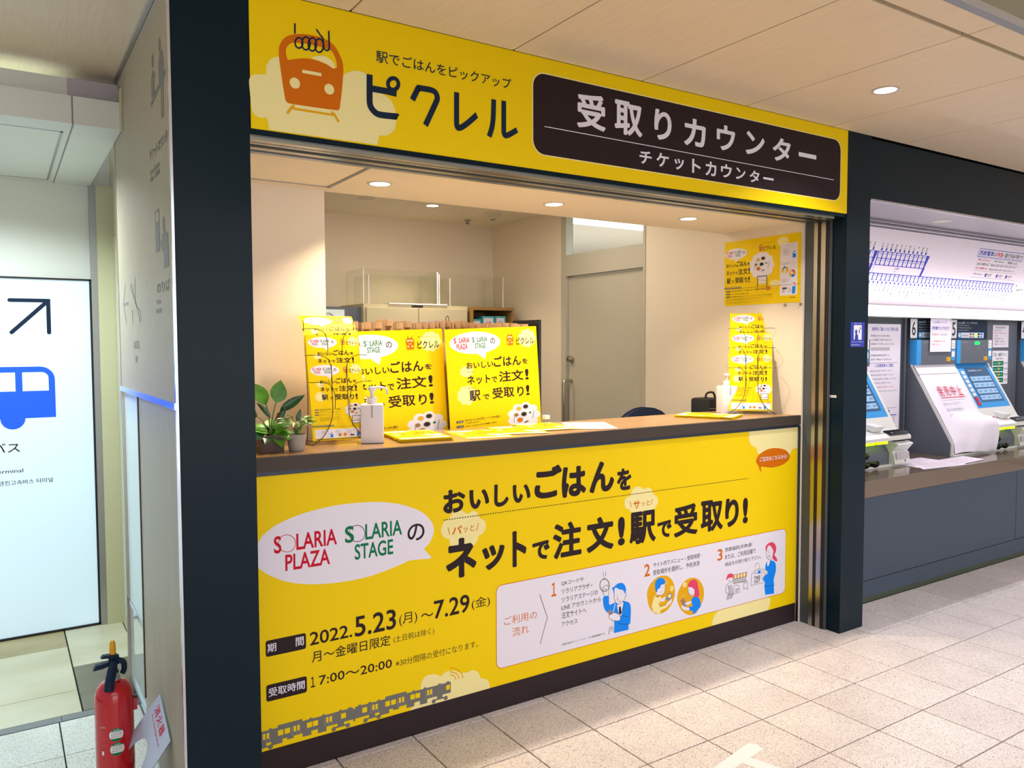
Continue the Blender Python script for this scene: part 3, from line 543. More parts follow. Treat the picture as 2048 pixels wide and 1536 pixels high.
('l','dark',9,0.0016,[(1.2919,0.3071),(1.3239,0.3247),(1.3596,0.3243),(1.3796,0.249),(1.2871,0.2494),(1.2919,0.3071)],0),
('p','white',7,[(1.316,0.3381),(1.3252,0.3547),(1.337,0.3569),(1.3516,0.3385),(1.3447,0.3243),(1.321,0.3264)],1),
('l','dark',9,0.0016,[(1.316,0.3381),(1.3252,0.3547),(1.337,0.3569),(1.3516,0.3385),(1.3447,0.3243)],1),
('l','dark',9,0.0016,[(1.3269,0.3223),(1.3125,0.3045),(1.357,0.3045),(1.3448,0.3194)],0),
('p','blue',7,[(1.3377,0.3165),(1.3567,0.3175),(1.3601,0.3008),(1.3404,0.3008)],0),
('t', 'dark', 8, 0.03, 'TAKE', 1.3099, 0.2745, 1.3586, 0.2921),
('t', 'dark', 8, 0.03, 'OUT', 1.3115, 0.2555, 1.356, 0.2716),
('p','pink',6,[(1.1078,0.3066),(1.1098,0.3199),(1.1208,0.3338),(1.1421,0.335),(1.1592,0.3236),(1.1548,0.3125),(1.1256,0.3154)],1),
('p','white',5,[(1.1256,0.3154),(1.1548,0.3125),(1.154,0.295),(1.136,0.2921)],1),
('l','dark',9,0.0016,[(1.1549,0.3105),(1.154,0.295),(1.136,0.2921),(1.1257,0.3036)],1),
('p','white',4,[(1.1066,0.2756),(1.1259,0.2938),(1.1485,0.2841),(1.1579,0.2274),(1.1071,0.2442)],1),
('p','lgrey',5,[(1.1217,0.2777),(1.1487,0.2762),(1.1579,0.2274),(1.1526,0.2075),(1.1138,0.2078),(1.1223,0.2377)],0),
('l','dark',9,0.0016,[(1.1259,0.2918),(1.1066,0.2756),(1.1054,0.2485),(1.1495,0.223),(1.1562,0.2297)],1),
('l','dark',9,0.0016,[(1.1116,0.2075),(1.1223,0.2377)],0),
('l','dark',9,0.0016,[(1.1217,0.2777),(1.122,0.2573)],0),
('p','mustard',6,[(1.1564,0.324),(1.1672,0.324),(1.1689,0.3031),(1.1584,0.3033)],0),
('p','white',6,[(1.1672,0.324),(1.1781,0.324),(1.1794,0.303),(1.1689,0.3031)],0),
('p','mustard',6,[(1.1781,0.324),(1.1891,0.3239),(1.19,0.3029),(1.1794,0.303)],0),
('p','white',6,[(1.1891,0.3239),(1.2,0.3239),(1.2006,0.3027),(1.19,0.3029)],0),
('p','mustard',6,[(1.2,0.3239),(1.211,0.3239),(1.2112,0.3026),(1.2006,0.3027)],0),
('p','white',6,[(1.211,0.3239),(1.2221,0.3239),(1.2219,0.3025),(1.2112,0.3026)],0),
('p','mustard',6,[(1.2221,0.3239),(1.2332,0.3238),(1.2326,0.3023),(1.2219,0.3025)],0),
('p','white',6,[(1.2332,0.3238),(1.2443,0.3238),(1.2433,0.3022),(1.2326,0.3023)],0),
('p','mustard',6,[(1.2443,0.3238),(1.2554,0.3238),(1.254,0.3021),(1.2433,0.3022)],0),
('p','lgrey',5,[(1.1482,0.3018),(1.2541,0.3013),(1.2528,0.2744),(1.161,0.2812)],0),
('l','dark',9,0.0016,[(1.1564,0.324),(1.2554,0.3238),(1.254,0.3021),(1.1584,0.3033)],0),
('l','dark',9,0.002,[(1.1542,0.2812),(1.262,0.2788)],0),
('p','white',6,[(1.159,0.2619),(1.1742,0.2719),(1.1942,0.2665),(1.2074,0.2305),(1.1579,0.2274)],0),
('l','dark',9,0.0016,[(1.159,0.2619),(1.1742,0.2719),(1.1942,0.2665),(1.2074,0.2305),(1.1579,0.2274),(1.159,0.2619)],0),
('l','dark',9,0.0016,[(1.2349,0.2357),(1.2344,0.2696),(1.2622,0.2708),(1.2641,0.2286)],0),
('l','dark',9,0.0016,[(1.236,0.2414),(1.2627,0.2408)],0),
('t', 'dark', 8, 0.02, 'TAKE', 1.1689, 0.2439, 1.1974, 0.2518),
('t', 'dark', 8, 0.02, 'OUT', 1.1719, 0.2331, 1.1936, 0.2404),
('p','cream',1,[(1.0101,0.0983),(1.0107,0.0986),(1.0125,0.1218),(1.0285,0.1458),(1.0502,0.163),(1.1275,0.1897),(1.3594,0.1796),(1.4353,0.1578),(1.437,0.1329),(1.4243,0.0972),(1.4237,0.0969)],1),
('rr','dark',2,-1.1408,0.4191,-1.0021,0.4746,0.008),
('rr','dark',2,-1.1416,0.2649,-1.0015,0.3223,0.008),
('t', 'white', 3, 0.02, '期', -1.1354, 0.4333, -1.1051, 0.4628),
('t', 'white', 3, 0.02, '間', -1.0381, 0.4338, -1.0101, 0.4647),
('t', 'white', 3, 0.02, '受取時間', -1.134, 0.2798, -1.0091, 0.3099),
('t', 'dark', 2, 0.02, '2022.', -0.9888, 0.4256, -0.8334, 0.4726),
('t', 'dark', 2, 0.024, '5.23', -0.8237, 0.4215, -0.6625, 0.4963),
('t', 'dark', 2, 0.0, '(月)', -0.6499, 0.4243, -0.5756, 0.473),
('t', 'dark', 2, 0.01, '～', -0.56, 0.4412, -0.5082, 0.4553),
('t', 'dark', 2, 0.024, '7.29', -0.5054, 0.4251, -0.3492, 0.4961),
('t', 'dark', 2, 0.0, '(金)', -0.3396, 0.4279, -0.2553, 0.4749),
('t', 'dark', 2, 0.012, '月～金曜日限定', -0.9831, 0.364, -0.6859, 0.4037),
('t', 'dark', 2, 0.004, '(土日祝は除く)', -0.6734, 0.3658, -0.5051, 0.3944),
('t', 'dark', 2, 0.02, '１', -0.9881, 0.2765, -0.9721, 0.3139),
('t', 'dark', 2, 0.016, '7:00～20:00', -0.9585, 0.2788, -0.6804, 0.3117),
('t', 'dark', 2, 0.006, '※30分間隔の受付になります。', -0.6654, 0.2756, -0.3123, 0.3036),
('p','cream',1,[(-0.6129,0.0967),(-0.6123,0.096),(-0.5841,0.1224),(-0.567,0.1519),(-0.5636,0.18),(-0.5544,0.2044),(-0.5306,0.2157),(-0.4986,0.2106),(-0.4771,0.1983),(-0.4553,0.2103),(-0.4224,0.2062),(-0.3892,0.19),(-0.3612,0.186),(-0.3328,0.1884),(-0.31,0.1715),(-0.2987,0.1486),(-0.2697,0.1341),(-0.2593,0.1113),(-0.2588,0.0979),(-0.2594,0.097)],1),
('l','mustard',2,0.004,[(-0.4379,0.194),(-0.4198,0.1848),(-0.4116,0.1689)],1),
('l','mustard',2,0.004,[(-0.4389,0.2065),(-0.4087,0.1921),(-0.3977,0.1696)],1),
('l','mustard',2,0.004,[(-0.4399,0.2215),(-0.4058,0.2087),(-0.3837,0.1812),(-0.381,0.1656)],1),
]
XU, ZU, YN = (1, 0, 0), (0, 0, 1), (0, -1, 0)
# ================================================================ SETTING
# floor: a slab with recessed joints that carries every tile
floor = struct(build(box(-4.5, 9, -5.5, 3.4, -.06, -.012), 'floor', 'grout'))
def piece(name, x0, x1, y0, y1, z0, z1, m, parent, cache={}):
    key = (round(x1-x0, 3), round(y1-y0, 3), round(z1-z0, 3), m)
    if key not in cache:
        b = box(0, x1-x0, 0, y1-y0, 0, z1-z0)
        top = [e for e in b.edges if all(v.co.z > (z1-z0)*.9 for v in e.verts)] if z0 < 1 else [e for e in b.edges if all(v.co.z < (z1-z0)*.1 for v in e.verts)]
        bmesh.ops.bevel(b, geom=top, offset=.0012, segments=1, affect='EDGES')
        me = bpy.data.meshes.new(name); b.to_mesh(me); b.free(); me.materials.append(MATS[m]); cache[key] = me
    o = bpy.data.objects.new(name, cache[key]); COL.objects.link(o); o.parent = parent; o.location = Vector((x0, y0, z0))-ORG[parent.name]; return o
rest = bmesh.new()
for i in range(-16, 28):
    for k in range(-1, 18):
        x0, y1 = .3*i+.0015, -.301*k-.0045; x1, y0 = x0+.2945, y1-.2955
        if k == -1: y0, y1 = -.0015, .034
        if x1 < -1.2 and k < 1 and x1 > -1.9: continue
        if k == -1 and (x0 < -1.3 or x0 > 1.7): continue
        vis = (-1 <= k <= 4 and -5 <= i <= 13 and (i > 0 or k < 3))
        if i < -4 and k < 1: continue
        if vis: piece('tile', x0, x1, y0, y1, -.013, 0, 'granite', floor)
        else: box(x0, x1, y0, y1, -.013, 0, rest)
stuff(build(rest, 'distant_tiles', 'granite', floor))
# left of the pillar: granite tiles, a grey strip, then large slabs
for i in range(0, 6):
    for k in range(0, 4):
        x0, y1 = -1.7085-.3*i+.0015, .885-.3*k
        if x0 > -1.45: continue
        x1 = min(x0+.2955, -1.385)
        if x1-x0 < .02: continue
        piece('tile', x0, x1, max(y1-.2965, -.301), y1, -.013, 0, 'granite_cool', floor)
for i in range(6): piece('border_strip', -3.2+.3*i+.001 if i < 6 else 0, -3.2+.3*(i+1) if i < 5 else -1.385, .893, .943, -.013, 0, 'grey_strip', floor)
piece('side_strip', -1.425, -1.375, -.20, .885, -.007, .0015, 'grey_strip', floor)
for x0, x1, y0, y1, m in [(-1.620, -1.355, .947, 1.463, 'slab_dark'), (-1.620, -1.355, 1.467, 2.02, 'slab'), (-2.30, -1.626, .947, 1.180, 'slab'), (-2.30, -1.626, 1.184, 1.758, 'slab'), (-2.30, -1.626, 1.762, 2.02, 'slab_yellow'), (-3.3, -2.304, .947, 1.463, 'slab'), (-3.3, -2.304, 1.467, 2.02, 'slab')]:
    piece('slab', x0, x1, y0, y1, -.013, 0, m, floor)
# ceiling: boards with open joints
ceil = struct(build(box(-4.2, 7.6, -5.4, 1.0, 2.535, 2.60), 'ceiling', 'black_joint'))
XJ = [-3.96+.61*i for i in range(20)]
for a, b_ in zip(XJ, XJ[1:]):
    if a > -1.6: piece('ceiling_board', a+.003, b_-.003, -1.143, -.2135, 2.513, 2.535, 'ceiling_board', ceil)
    piece('ceiling_board', a+.003, b_-.003, -2.35, -1.163, 2.513, 2.535, 'ceiling_board', ceil)
    piece('ceiling_board', a+.003, b_-.003, -3.55, -2.37, 2.513, 2.535, 'ceiling_board', ceil)
    if a < -1.6: piece('ceiling_board', a+.003, b_-.003 if b_ < -1.55 else -1.449, -1.143, .985, 2.513, 2.535, 'ceiling_board', ceil)
struct(bx('trim_ceiling', -1.458, -1.4465, -.2, .985, 2.498, 2.5128, 'chrome'))
# pillars and header of the booth
def pillar(name, x0, x1, y0, y1):
    return struct(build(box(x0, x1, y0, y1, 0, 2.534, bev=.002), name, 'dark_steel'))
pillar('pillar_left', -1.440, -1.226, -.2125, .04)
pillar('pillar_right', 1.6635, 1.858, -.2125, .02)
hd = struct(build(box(-1.226, 1.6635, -.2065, .02, 2.092, 2.534), 'beam_header', 'dark_steel'))
for y0, y1, m in [(-.187, -.158, 'steel'), (-.150, -.128, 'alu'), (-.092, -.060, 'steel'), (-.035, -.010, 'alu')]:
    bx('shutter_rail', -1.224, 1.60, y0, y1, 2.083, 2.092, m, hd)
wj = struct(build(box(1.652, 1.70, -.135, .016, 0, 2.10), 'wall_jamb', 'jamb'))
bx('shutter_guide', 1.646, 1.653, -.062, -.040, 0, 2.085, 'steel', wj); bx('shutter_guide', 1.646, 1.653, -.108, -.082, 0, 2.085, 'steel', wj)
bx('guide_slot', 1.649, 1.654, -.082, -.062, 0, 2.085, 'black', wj); bx('guide_slot', 1.649, 1.654, -.125, -.108, 0, 2.085, 'black', wj)
bx('jamb_bead', 1.638, 1.653, .018, .032, 0, 1.04, 'panel_shadow', wj)
# booth shell
soff = struct(build(box(-1.24, 1.66, .02, .56, 2.10, 2.50), 'ceiling_booth_front', 'booth_ceiling'))
hx = thing('ceiling_hatch', (-.955, .2, 2.10), 'square aluminium framed access hatch in the booth soffit over the potted plants', 'hatch')
b = box(-1.17, -.74, .022, .036, 2.094, 2.102); box(-1.17, -.74, .438, .452, 2.094, 2.102, b); box(-.754, -.74, .022, .452, 2.094, 2.102, b); box(-1.17, -1.156, .022, .452, 2.094, 2.102, b)
build(b, 'frame', 'alu', hx); bx('panel', -1.155, -.755, .037, .437, 2.0965, 2.103, 'booth_ceiling', hx)
struct(bx('ceiling_booth_rear', -1.24, 1.66, .56, 3.14, 2.45, 2.50, 'booth_ceiling'))
struct(bx('wall_booth_left', -1.24, -.73, .545, 3.14, 0, 2.45, 'booth_wall'))
struct(bx('wall_partition', -1.26, -1.226, .04, .60, 0, 2.45, 'booth_wall'))
struct(bx('wall_booth_rear', -.73, 1.66, 3.08, 3.14, 0, 2.45, 'booth_wall'))
bm = box(1.64, 1.70, .016, 1.21, 0, 2.45); box(1.64, 1.70, 2.112, 3.10, 0, 2.45, bm); box(1.64, 1.70, 1.21, 2.112, 2.405, 2.45, bm)
wr = struct(build(bm, 'wall_booth_right', 'booth_wall'))
dr = struct(build(box(1.662, 1.690, 1.225, 2.052, .01, 1.960), 'door_1', 'door_grey'))
for a in ((1.636, 1.70, 2.056, 2.112, 0, 2.405), (1.634, 1.70, 1.205, 1.226, 0, 2.405), (1.634, 1.70, 1.226, 2.056, 1.966, 2.118)): bx('door_frame', *a, 'door_grey' if a[4] == 0 else 'door_grey', dr)
kn = build(lathe([(.001, 0), (.016, .002), (.023, .012), (.023, .03), (.018, .038), (.001, .04)], (0, 0, 0)), 'door_knob', 'steel', dr, True)
kn.data.transform(Matrix.Translation(-ORG['door_1']) @ Matrix.Translation(Vector((1.662, 2.008, 1.362))) @ Matrix.Rotation(-math.pi/2, 4, 'Y') @ Matrix.Translation(ORG['door_1']))
bm = tube([(1.662, 2.012, 1.205), (1.61, 2.016, 1.205), (1.592, 2.02, 1.19), (1.592, 2.02, .55), (1.61, 2.016, .53), (1.662, 2.012, .53)], .012, 12, smooth=3)
build(bm, 'pull_handle', 'steel', dr, True)
# bright office seen through the transom
wt = struct(build(box(1.652, 1.656, 1.226, 2.056, 2.118, 2.405), 'window_transom', 'clear'))
bx('frosted_pane', 1.640, 1.650, 1.985, 2.058, 2.12, 2.405, 'frost', wt)
struct(bx('ceiling_office', 1.70, 5.2, .65, 6.6, 2.62, 2.66, 'booth_ceiling'))
struct(bx('wall_office', 5.1, 5.2, .65, 6.6, 1.4, 2.66, 'booth_wall')); struct(bx('wall_office_rear', 1.70, 5.2, 6.5, 6.6, 1.4, 2.66, 'booth_wall'))
lt = thing('office_light', (3.1, 3.4, 2.6), 'bright white tube light on the office ceiling seen through the transom', 'light')
bx('housing', 2.40, 3.80, 2.94, 3.30, 2.60, 2.62, 'white_panel', lt); bx('diffuser', 2.45, 3.75, 2.97, 3.27, 2.585, 2.60, 'tube_office', lt)
area('office_fill', (3.4, 3.4, 1.2), 2.5, 30, (.97, 1, .93), rot=(math.pi, 0, 0), shape='SQUARE')  # unseen upward light added to brighten the office ceiling
area('booth_rear_lamp', (-.15, 1.25, 2.43), 1.0, 20, (1, .90, .76), shape='SQUARE')
area('booth_rear_lamp', (1.0, 1.5, 2.43), .6, 7, (1, .90, .76), shape='SQUARE')
# counter of the booth: top, edge, front base
ct = thing('service_counter', (.23, .2, 0), 'brown service counter across the booth opening with potted plants and flyers on it', 'counter')
bx('counter_top', -1.224, 1.64, .040, .46, 1.060, 1.095, 'counter_top', ct)
bx('edge_band', -1.224, 1.652, .018, .041, 1.049, 1.096, 'counter_edge', ct)
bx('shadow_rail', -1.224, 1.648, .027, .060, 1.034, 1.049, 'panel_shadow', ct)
bx('kick_board', -1.224, 1.6385, .036, .080, 0, .097, 'kick_brown', ct)
bx('body', -1.224, 1.640, .046, .44, .0, 1.060, 'kick_brown', ct)
# ================================================================ THE TWO YELLOW BOARDS
sg = thing('fascia_sign', (.22, -.21, 2.109), 'long yellow fascia sign with an orange train emblem above the counter opening', 'sign')
bx('panel', -1.2225, 1.6635, -.2115, -.2066, 2.109, 2.5125, 'yellow', sg)
S = lambda L_, f: [e for e in L_ if f(e)]
pl = S(SIGN, lambda e: e[0] == 'rr'); tx = S(SIGN, lambda e: e[0] == 't' or (e[0] == 'l' and (e[1] == 'white' or (e[1] == 'navy' and e[3] > .012))))
art = [e for e in SIGN if e not in pl and e not in tx]
draw(pl, (0, -.2115, 0), XU, ZU, YN, sg, 'name_plate'); draw([e if e[1] != 'white' else e for e in tx], (0, -.2117, 0), XU, ZU, YN, sg, 'lettering'); draw(art, (0, -.2116, 0), XU, ZU, YN, sg, 'train_emblem')
pn = thing('counter_banner', (.23, .03, .097), 'wide yellow banner with white speech balloon covering the counter front', 'banner')
bx('panel', -1.2225, 1.6375, .0365, .046, .097, 1.034, 'yellow', pn)
tx = S(PANEL, lambda e: e[0] == 't'); art = [e for e in PANEL if e[0] != 't']
draw(tx, (0, .0365, 0), XU, ZU, YN, pn, 'lettering'); draw(art, (0, .0365, 0), XU, ZU, YN, pn, 'artwork')
# the grey train along the foot of the banner
T = []
def R4(c, lay, x0, x1, z0, z1): T.append(('p', c, lay, [(x0, z0), (x1, z0), (x1, z1), (x0, z1)], 0))
zt, zb = .1665, .1235
def car(xa, xb, nose):
    R4('traingrey', 2, xa, xb, zb, zt-.004); L_ = xb-xa
    for f0, f1, h in [(0, 1, 0)]: R4('traingrey', 2, xa, xb, zt-.005, zt)
    R4('traingrey', 2, xa+L_*.30, xa+L_*.52, zt, zt+.008)
    for f in (.03, .13, .22, .58, .70, .86, .95): R4('traingrey', 2, xa+L_*f, xa+L_*f+.012, zt, zt+.004)
    for f in (.09, .80):
        R4('traingrey', 2, xa+L_*f, xa+L_*f+.060, .108, .114)
        for d in (.004, .056): T.append(('e', 'traingrey', 2, xa+L_*f+d, .107, .0085, .0085))
        R4('traingrey', 2, xa+L_*f+.018, xa+L_*f+.042, .112, .124)
    for f0, f1, d in ((.24, .34, .110), (.38, .44, .116), (.52, .60, .110), (.66, .74, .108)): R4('traingrey', 2, xa+L_*f0, xa+L_*f1, d, zb)
    for f in (.07, .30, .36, .56, .615): 
        R4('yellow', 3, xa+L_*f, xa+L_*f+.0185, .1375, .156)
    for f in (.17, .44, .74):
        for d in (0, .012): R4('yellow', 3, xa+L_*f+d, xa+L_*f+d+.008, .1375, .157)
        for d in (-.005, .022): T.append(('l', 'lgrey', 3, .0011, [(xa+L_*f+d, .126), (xa+L_*f+d, .157)], 0))
        T.append(('l', 'lgrey', 3, .0011, [(xa+L_*f+.0095, .126), (xa+L_*f+.0095, .137)], 0))
    if nose: R4('yellow', 3, xb-.020, xb-.004, .138, .156)
    else: R4('yellow', 3, xa+L_*.88, xa+L_*.88+.018, .1375, .156)
car(-.8265, -.4350, True); car(-1.2215, -.8330, False); R4('traingrey', 2, -.834, -.826, .115, .160)
draw(T, (0, .0365, 0), XU, ZU, YN, pn, 'train_drawing')
# ================================================================ LEFT SIDE WALL AND LIGHTBOX
wl = struct(build(box(-1.400, -1.27, .04, .50, 0, 2.50), 'wall_left', 'grey_strip'))
bx('upper_board', -1.445, -1.42, -.205, .985, 1.305, 2.512, 'side_board', wl)
bx('wood_panel', -1.444, -1.42, -.200, .545, .035, 1.285, 'wood_board', wl)
bx('recessed_plinth', -1.402, -1.38, -.200, .985, .0, .09, 'grey_strip', wl)
bx('corner_trim', -1.4475, -1.4405, -.2135, -.199, 0, 2.512, 'chrome', wl)
bx('rail', -1.450, -1.42, -.199, 1.0, 1.285, 1.305, 'chrome', wl)
bx('wood_edge', -1.448, -1.42, .535, .548, .165, 1.285, 'bronze', wl)
wg = struct(build(box(-1.436, -1.428, .55, .985, .42, 1.285), 'window_side', 'frost'))  # opaque pane; the lightbox reflection is put into its pale blue-white colour
bx('lower_glass', -1.436, -1.428, .55, .985, .09, .405, 'panel_glass', wg); bx('glazing_bar', -1.442, -1.42, .55, .99, .405, .420, 'chrome', wg)
bx('glazing_bar', -1.442, -1.42, .55, .99, .078, .092, 'chrome', wg); bx('post', -1.448, -1.412, .985, 1.010, 0, 2.29, 'steel', wg); bx('back_panel', -1.40, -1.395, .55, .985, .09, 1.3, 'white_panel', wg)
struct(bx('wall_left_rear', -1.352, -1.27, 1.01, 2.05, 0, 2.52, 'cream_panel'))
draw([('l', 'dark', 1, .004, [(1.93, 0), (1.93, 2.3)], 0), ('l', 'dark', 1, .003, [(1.5, 2.03), (1.93, 2.03)], 0), ('l', 'dark', 1, .003, [(1.2, .62), (1.5, .62)], 0), ('l', 'dark', 1, .003, [(1.5, 0), (1.5, 2.3)], 0)], (-1.352, 0, 0), (0, 1, 0), ZU, (-1, 0, 0), bpy.data.objects['wall_left_rear'], 'panel_joints')
struct(bx('trim_1', -1.424, -1.352, 1.99, 2.05, 0, 2.29, 'cream_panel')); struct(bx('trim_2', -1.454, -1.424, 2.0, 2.05, 0, 2.29, 'alu'))
struct(bx('wall_left_far', -3.4, -1.35, 2.04, 2.12, 0, 2.52, 'white_panel'))
PY = [('t', 'emb', 1, .02, 'チケットカウンター', 0, 0, 1, 1)]
# raised pictograms and lettering, along the wall (y grows away from the viewer, so drawings run towards the viewer)
KW = .9417
def wy(y): return (y+2.6079)*KW-2.6079
def wz(z): return 1.4697+(z-1.4697)*KW
def WL(pts): return [(-wy(y), wz(z)) for y, z in pts]
def C_(y, z, ry, rz): return ('e', 'emb', 1, -wy(y), wz(z), ry*KW, rz*KW)
E_ = [C_(.080, 2.400, .018, .022), C_(.212, 2.390, .018, .022),
 ('p', 'emb', 1, WL([(.105, 2.30), (.102, 2.35), (.075, 2.378), (.035, 2.37), (.022, 2.33), (.028, 2.27), (.080, 2.27)]), 1),
 ('p', 'emb', 1, WL([(.250, 2.31), (.245, 2.345), (.215, 2.365), (.185, 2.345), (.165, 2.325), (.188, 2.335), (.195, 2.30), (.175, 2.285), (.245, 2.28)]), 0),
 ('l', 'emb', 1, .016, WL([(-.005, 2.295), (.262, 2.262)]), 0), ('l', 'emb', 1, .013, WL([(.068, 2.27), (.068, 2.172)]), 0), ('l', 'emb', 1, .013, WL([(.036, 2.27), (.042, 2.172)]), 0),
 ('t', 'emb', 1, .02, 'チケットカウンター', -.315, 2.086, .055, 2.124), ('t', 'emb', 1, .01, 'Ticket Counter', -.315, 2.040, -.125, 2.058), ('t', 'emb', 1, .01, '매표소 售票处', -.312, 2.016, -.122, 2.034),
 C_(.085, 1.850, .022, .024), ('p', 'emb', 1, WL([(.125, 1.80), (.115, 1.822), (.06, 1.828), (.018, 1.815), (.010, 1.78), (.012, 1.713), (.090, 1.713), (.095, 1.77), (.120, 1.765), (.150, 1.80), (.140, 1.81)]), 0),
 ('l', 'emb', 1, .006, WL([(.235, 1.87), (.235, 1.908), (.162, 1.908), (.162, 1.87)]), 0), ('p', 'emb', 1, WL([(.238, 1.775), (.238, 1.872), (.160, 1.872), (.160, 1.775)]), 0),
 ('l', 'emb', 1, .010, WL([(.925, 1.641), (1.075, 1.641)]), 0), ('l', 'emb', 1, .007, WL([(1.0, 1.72), (1.072, 1.643), (1.0, 1.565)]), 0),
 ('l', 'emb', 1, .007, WL([(.853, 1.700), (.825, 1.71), (.80, 1.69), (.645, 1.575), (.63, 1.56), (.60, 1.575), (.625, 1.600), (.70, 1.62), (.853, 1.700)]), 1), ('l', 'emb', 1, .010, WL([(.731, 1.732), (.731, 1.65)]), 0), ('l', 'emb', 1, .007, WL([(.83, 1.61), (.81, 1.60), (.82, 1.555)]), 0),
 ('t', 'emb', 1, .01, 'のりば', -.235, 1.640, .0, 1.676), ('t', 'emb', 1, .01, 'Trains', -.262, 1.606, -.168, 1.622), ('t', 'emb', 1, .01, '열차 乘车', -.262, 1.576, -.150, 1.592),
 ('t', 'emb', 1, .01, '(のぼり)', -.80, 1.450, -.66, 1.490), ('t', 'emb', 1, .01, 'UP', -.77, 1.405, -.71, 1.432)]
E_ = [e if e[0] != 't' else e[:5]+(-wy(-e[5]), wz(e[6]), -wy(-e[7]), wz(e[8])) for e in E_]
draw(E_, (-1.4455, 0, 0), (0, -1, 0), ZU, (-1, 0, 0), wl, 'pictograms')
# lightbox with the bus
lb = thing('bus_lightbox', (-1.95, 2.02, 0), 'tall backlit white wall sign with black arrow and blue bus', 'sign')
bx('face', -2.45, -1.463, 2.020, 2.030, .012, 1.803, 'lightbox', lb)
bm = box(-2.455, -1.454, 2.012, 2.038, 0, .012); box(-1.463, -1.454, 2.012, 2.038, 0, 1.812, bm); box(-2.455, -1.454, 2.012, 2.038, 1.803, 1.812, bm)
build(bm, 'frame', 'black', lb)
BUS = [('l', 'navy', 1, .019, [(-1.812, 1.696), (-1.648, 1.697), (-1.648, 1.537)], 0), ('l', 'navy', 1, .019, [(-1.652, 1.693), (-1.808, 1.537)], 0), ('e', 'navy', 1, -1.648, 1.697, .0095, .0095), ('e', 'navy', 1, -1.648, 1.537, .0095, .0095), ('e', 'navy', 1, -1.812, 1.696, .0095, .0095), ('e', 'navy', 1, -1.808, 1.537, .0095, .0095),
 ('rr', 'signblue', 1, -2.30, 1.108, -1.629, 1.366, .065), ('p', 'signblue', 1.1, [(-2.30, 1.108), (-1.629, 1.108), (-1.629, 1.20), (-2.30, 1.20)], 0), ('e', 'signblue', 1.2, -1.815, 1.108, .053, .053), ('e', 'signblue', 1.2, -2.12, 1.108, .053, .053),
 ('rr', 'lightbox', 2, -1.770, 1.244, -1.657, 1.338, .03), ('p', 'lightbox', 3, [(-1.770, 1.244), (-1.657, 1.244), (-1.657, 1.29), (-1.770, 1.29)], 0), ('p', 'lightbox', 3.1, [(-1.770, 1.244), (-1.73, 1.244), (-1.73, 1.338), (-1.770, 1.338)], 0),
 ('p', 'lightbox', 2, [(-1.99, 1.244), (-1.800, 1.244), (-1.800, 1.338), (-1.99, 1.338)], 0), ('p', 'lightbox', 2, [(-2.2, 1.244), (-2.02, 1.244), (-2.02, 1.338), (-2.2, 1.338)], 0),
 fit('高速バス', -1.945-.09, .938, .052, 'dark', 1, .012, .245), fit('Highway Bus Terminal', -2.11, .832, .026, 'dark', 1, .008, .331), fit('니시테쓰텐진고속버스 터미널', -1.985, .777, .024, 'dark', 1, .01, .333)]
draw(BUS, (0, 2.020, 0), XU, ZU, YN, lb, 'artwork')
# dropped bulkhead above it with its light slot
bk = struct(build(box(-3.4, -1.447, .763, 2.04, 2.290, 2.392), 'ceiling_bulkhead', 'white_panel'))
bx('upper_strip', -3.4, -1.62, .835, .855, 2.392, 2.475, 'white_panel', bk); bx('upper_box', -1.62, -1.447, .830, 1.0, 2.392, 2.475, 'lgrey', bk); bx('end_cap', -1.4535, -1.446, .74, .775, 2.285, 2.44, 'cream_panel', bk)
bm = bmesh.new()
for a in ((-2.5, -1.632, .905, .915), (-2.5, -1.632, 1.945, 1.955), (-1.642, -1.632, .905, 1.955)): box(a[0], a[1], a[2], a[3], 2.2885, 2.2902, bm)
build(bm, 'hatch_joint', 'alu', bk); bx('panel_joint', -1.611, -1.606, .763, 2.02, 2.2888, 2.2901, 'grey', bk); bx('panel_joint', -1.613, -1.608, .7622, .764, 2.29, 2.392, 'grey', bk)
cv = thing('cove_light', (-2.4, 1.0, 2.40), 'greenish white light strip glowing above the white bulkhead', 'light')
bx('tube', -3.3, -1.66, .93, .96, 2.41, 2.44, 'cove', cv); bx('tray', -3.3, -1.65, .92, 1.0, 2.393, 2.41, 'white_panel', cv)
area('bulkhead_lamp', (-1.95, 1.25, 2.27), .5, 24, (.85, .97, 1.0), spread=150)
# ================================================================ CEILING FITTINGS
def downlight(x, y, z, r, face, label, power=0, color=(1, .81, .58), name='downlight', spread=112):
    t = thing(name, (x, y, z), label, 'light')
    build(lathe([(r*.84, .004), (r*.84, -.003), (r*1.05, -.003), (r*1.05, .0005), (r*.86, .004)], (x, y, z), 36), 'rim', 'lamp_off', t, True)
    build(lathe([(r*.84, .0), (r*.82, .002), (.001, .002)][::-1], (x, y, z-.002), 36), 'lens', face, t)
    if power: area('lamp', (x, y, z-.012), r*1.5, power, color, spread=spread)
    return t
downlight(-.595, .292, 2.100, .047, 'lamp_warm', 'lit warm downlight in the booth soffit nearest the access hatch', 7)
downlight(.249, .296, 2.100, .047, 'lamp_warm', 'lit warm downlight in the middle of the booth soffit', 8.5)
downlight(1.065, .269, 2.100, .047, 'lamp_warm', 'lit warm downlight in the booth soffit above the sanitizer by the wall poster', 8.5)
downlight(.731, 2.411, 2.450, .05, 'lamp_warm', 'lit warm downlight on the rear booth ceiling above the steel cabinet', 7)
downlight(.224, 2.393, 2.450, .055, 'lamp_off', 'unlit round fitting on the rear booth ceiling')
downlight(1.232, -.672, 2.513, .052, 'lamp_cool', 'cool white downlight in the concourse ceiling boards', 9, (.9, .92, 1), spread=120)
sd = thing('smoke_detector', (1.269, 2.477, 2.45), 'white domed smoke detector on the rear booth ceiling', 'detector')
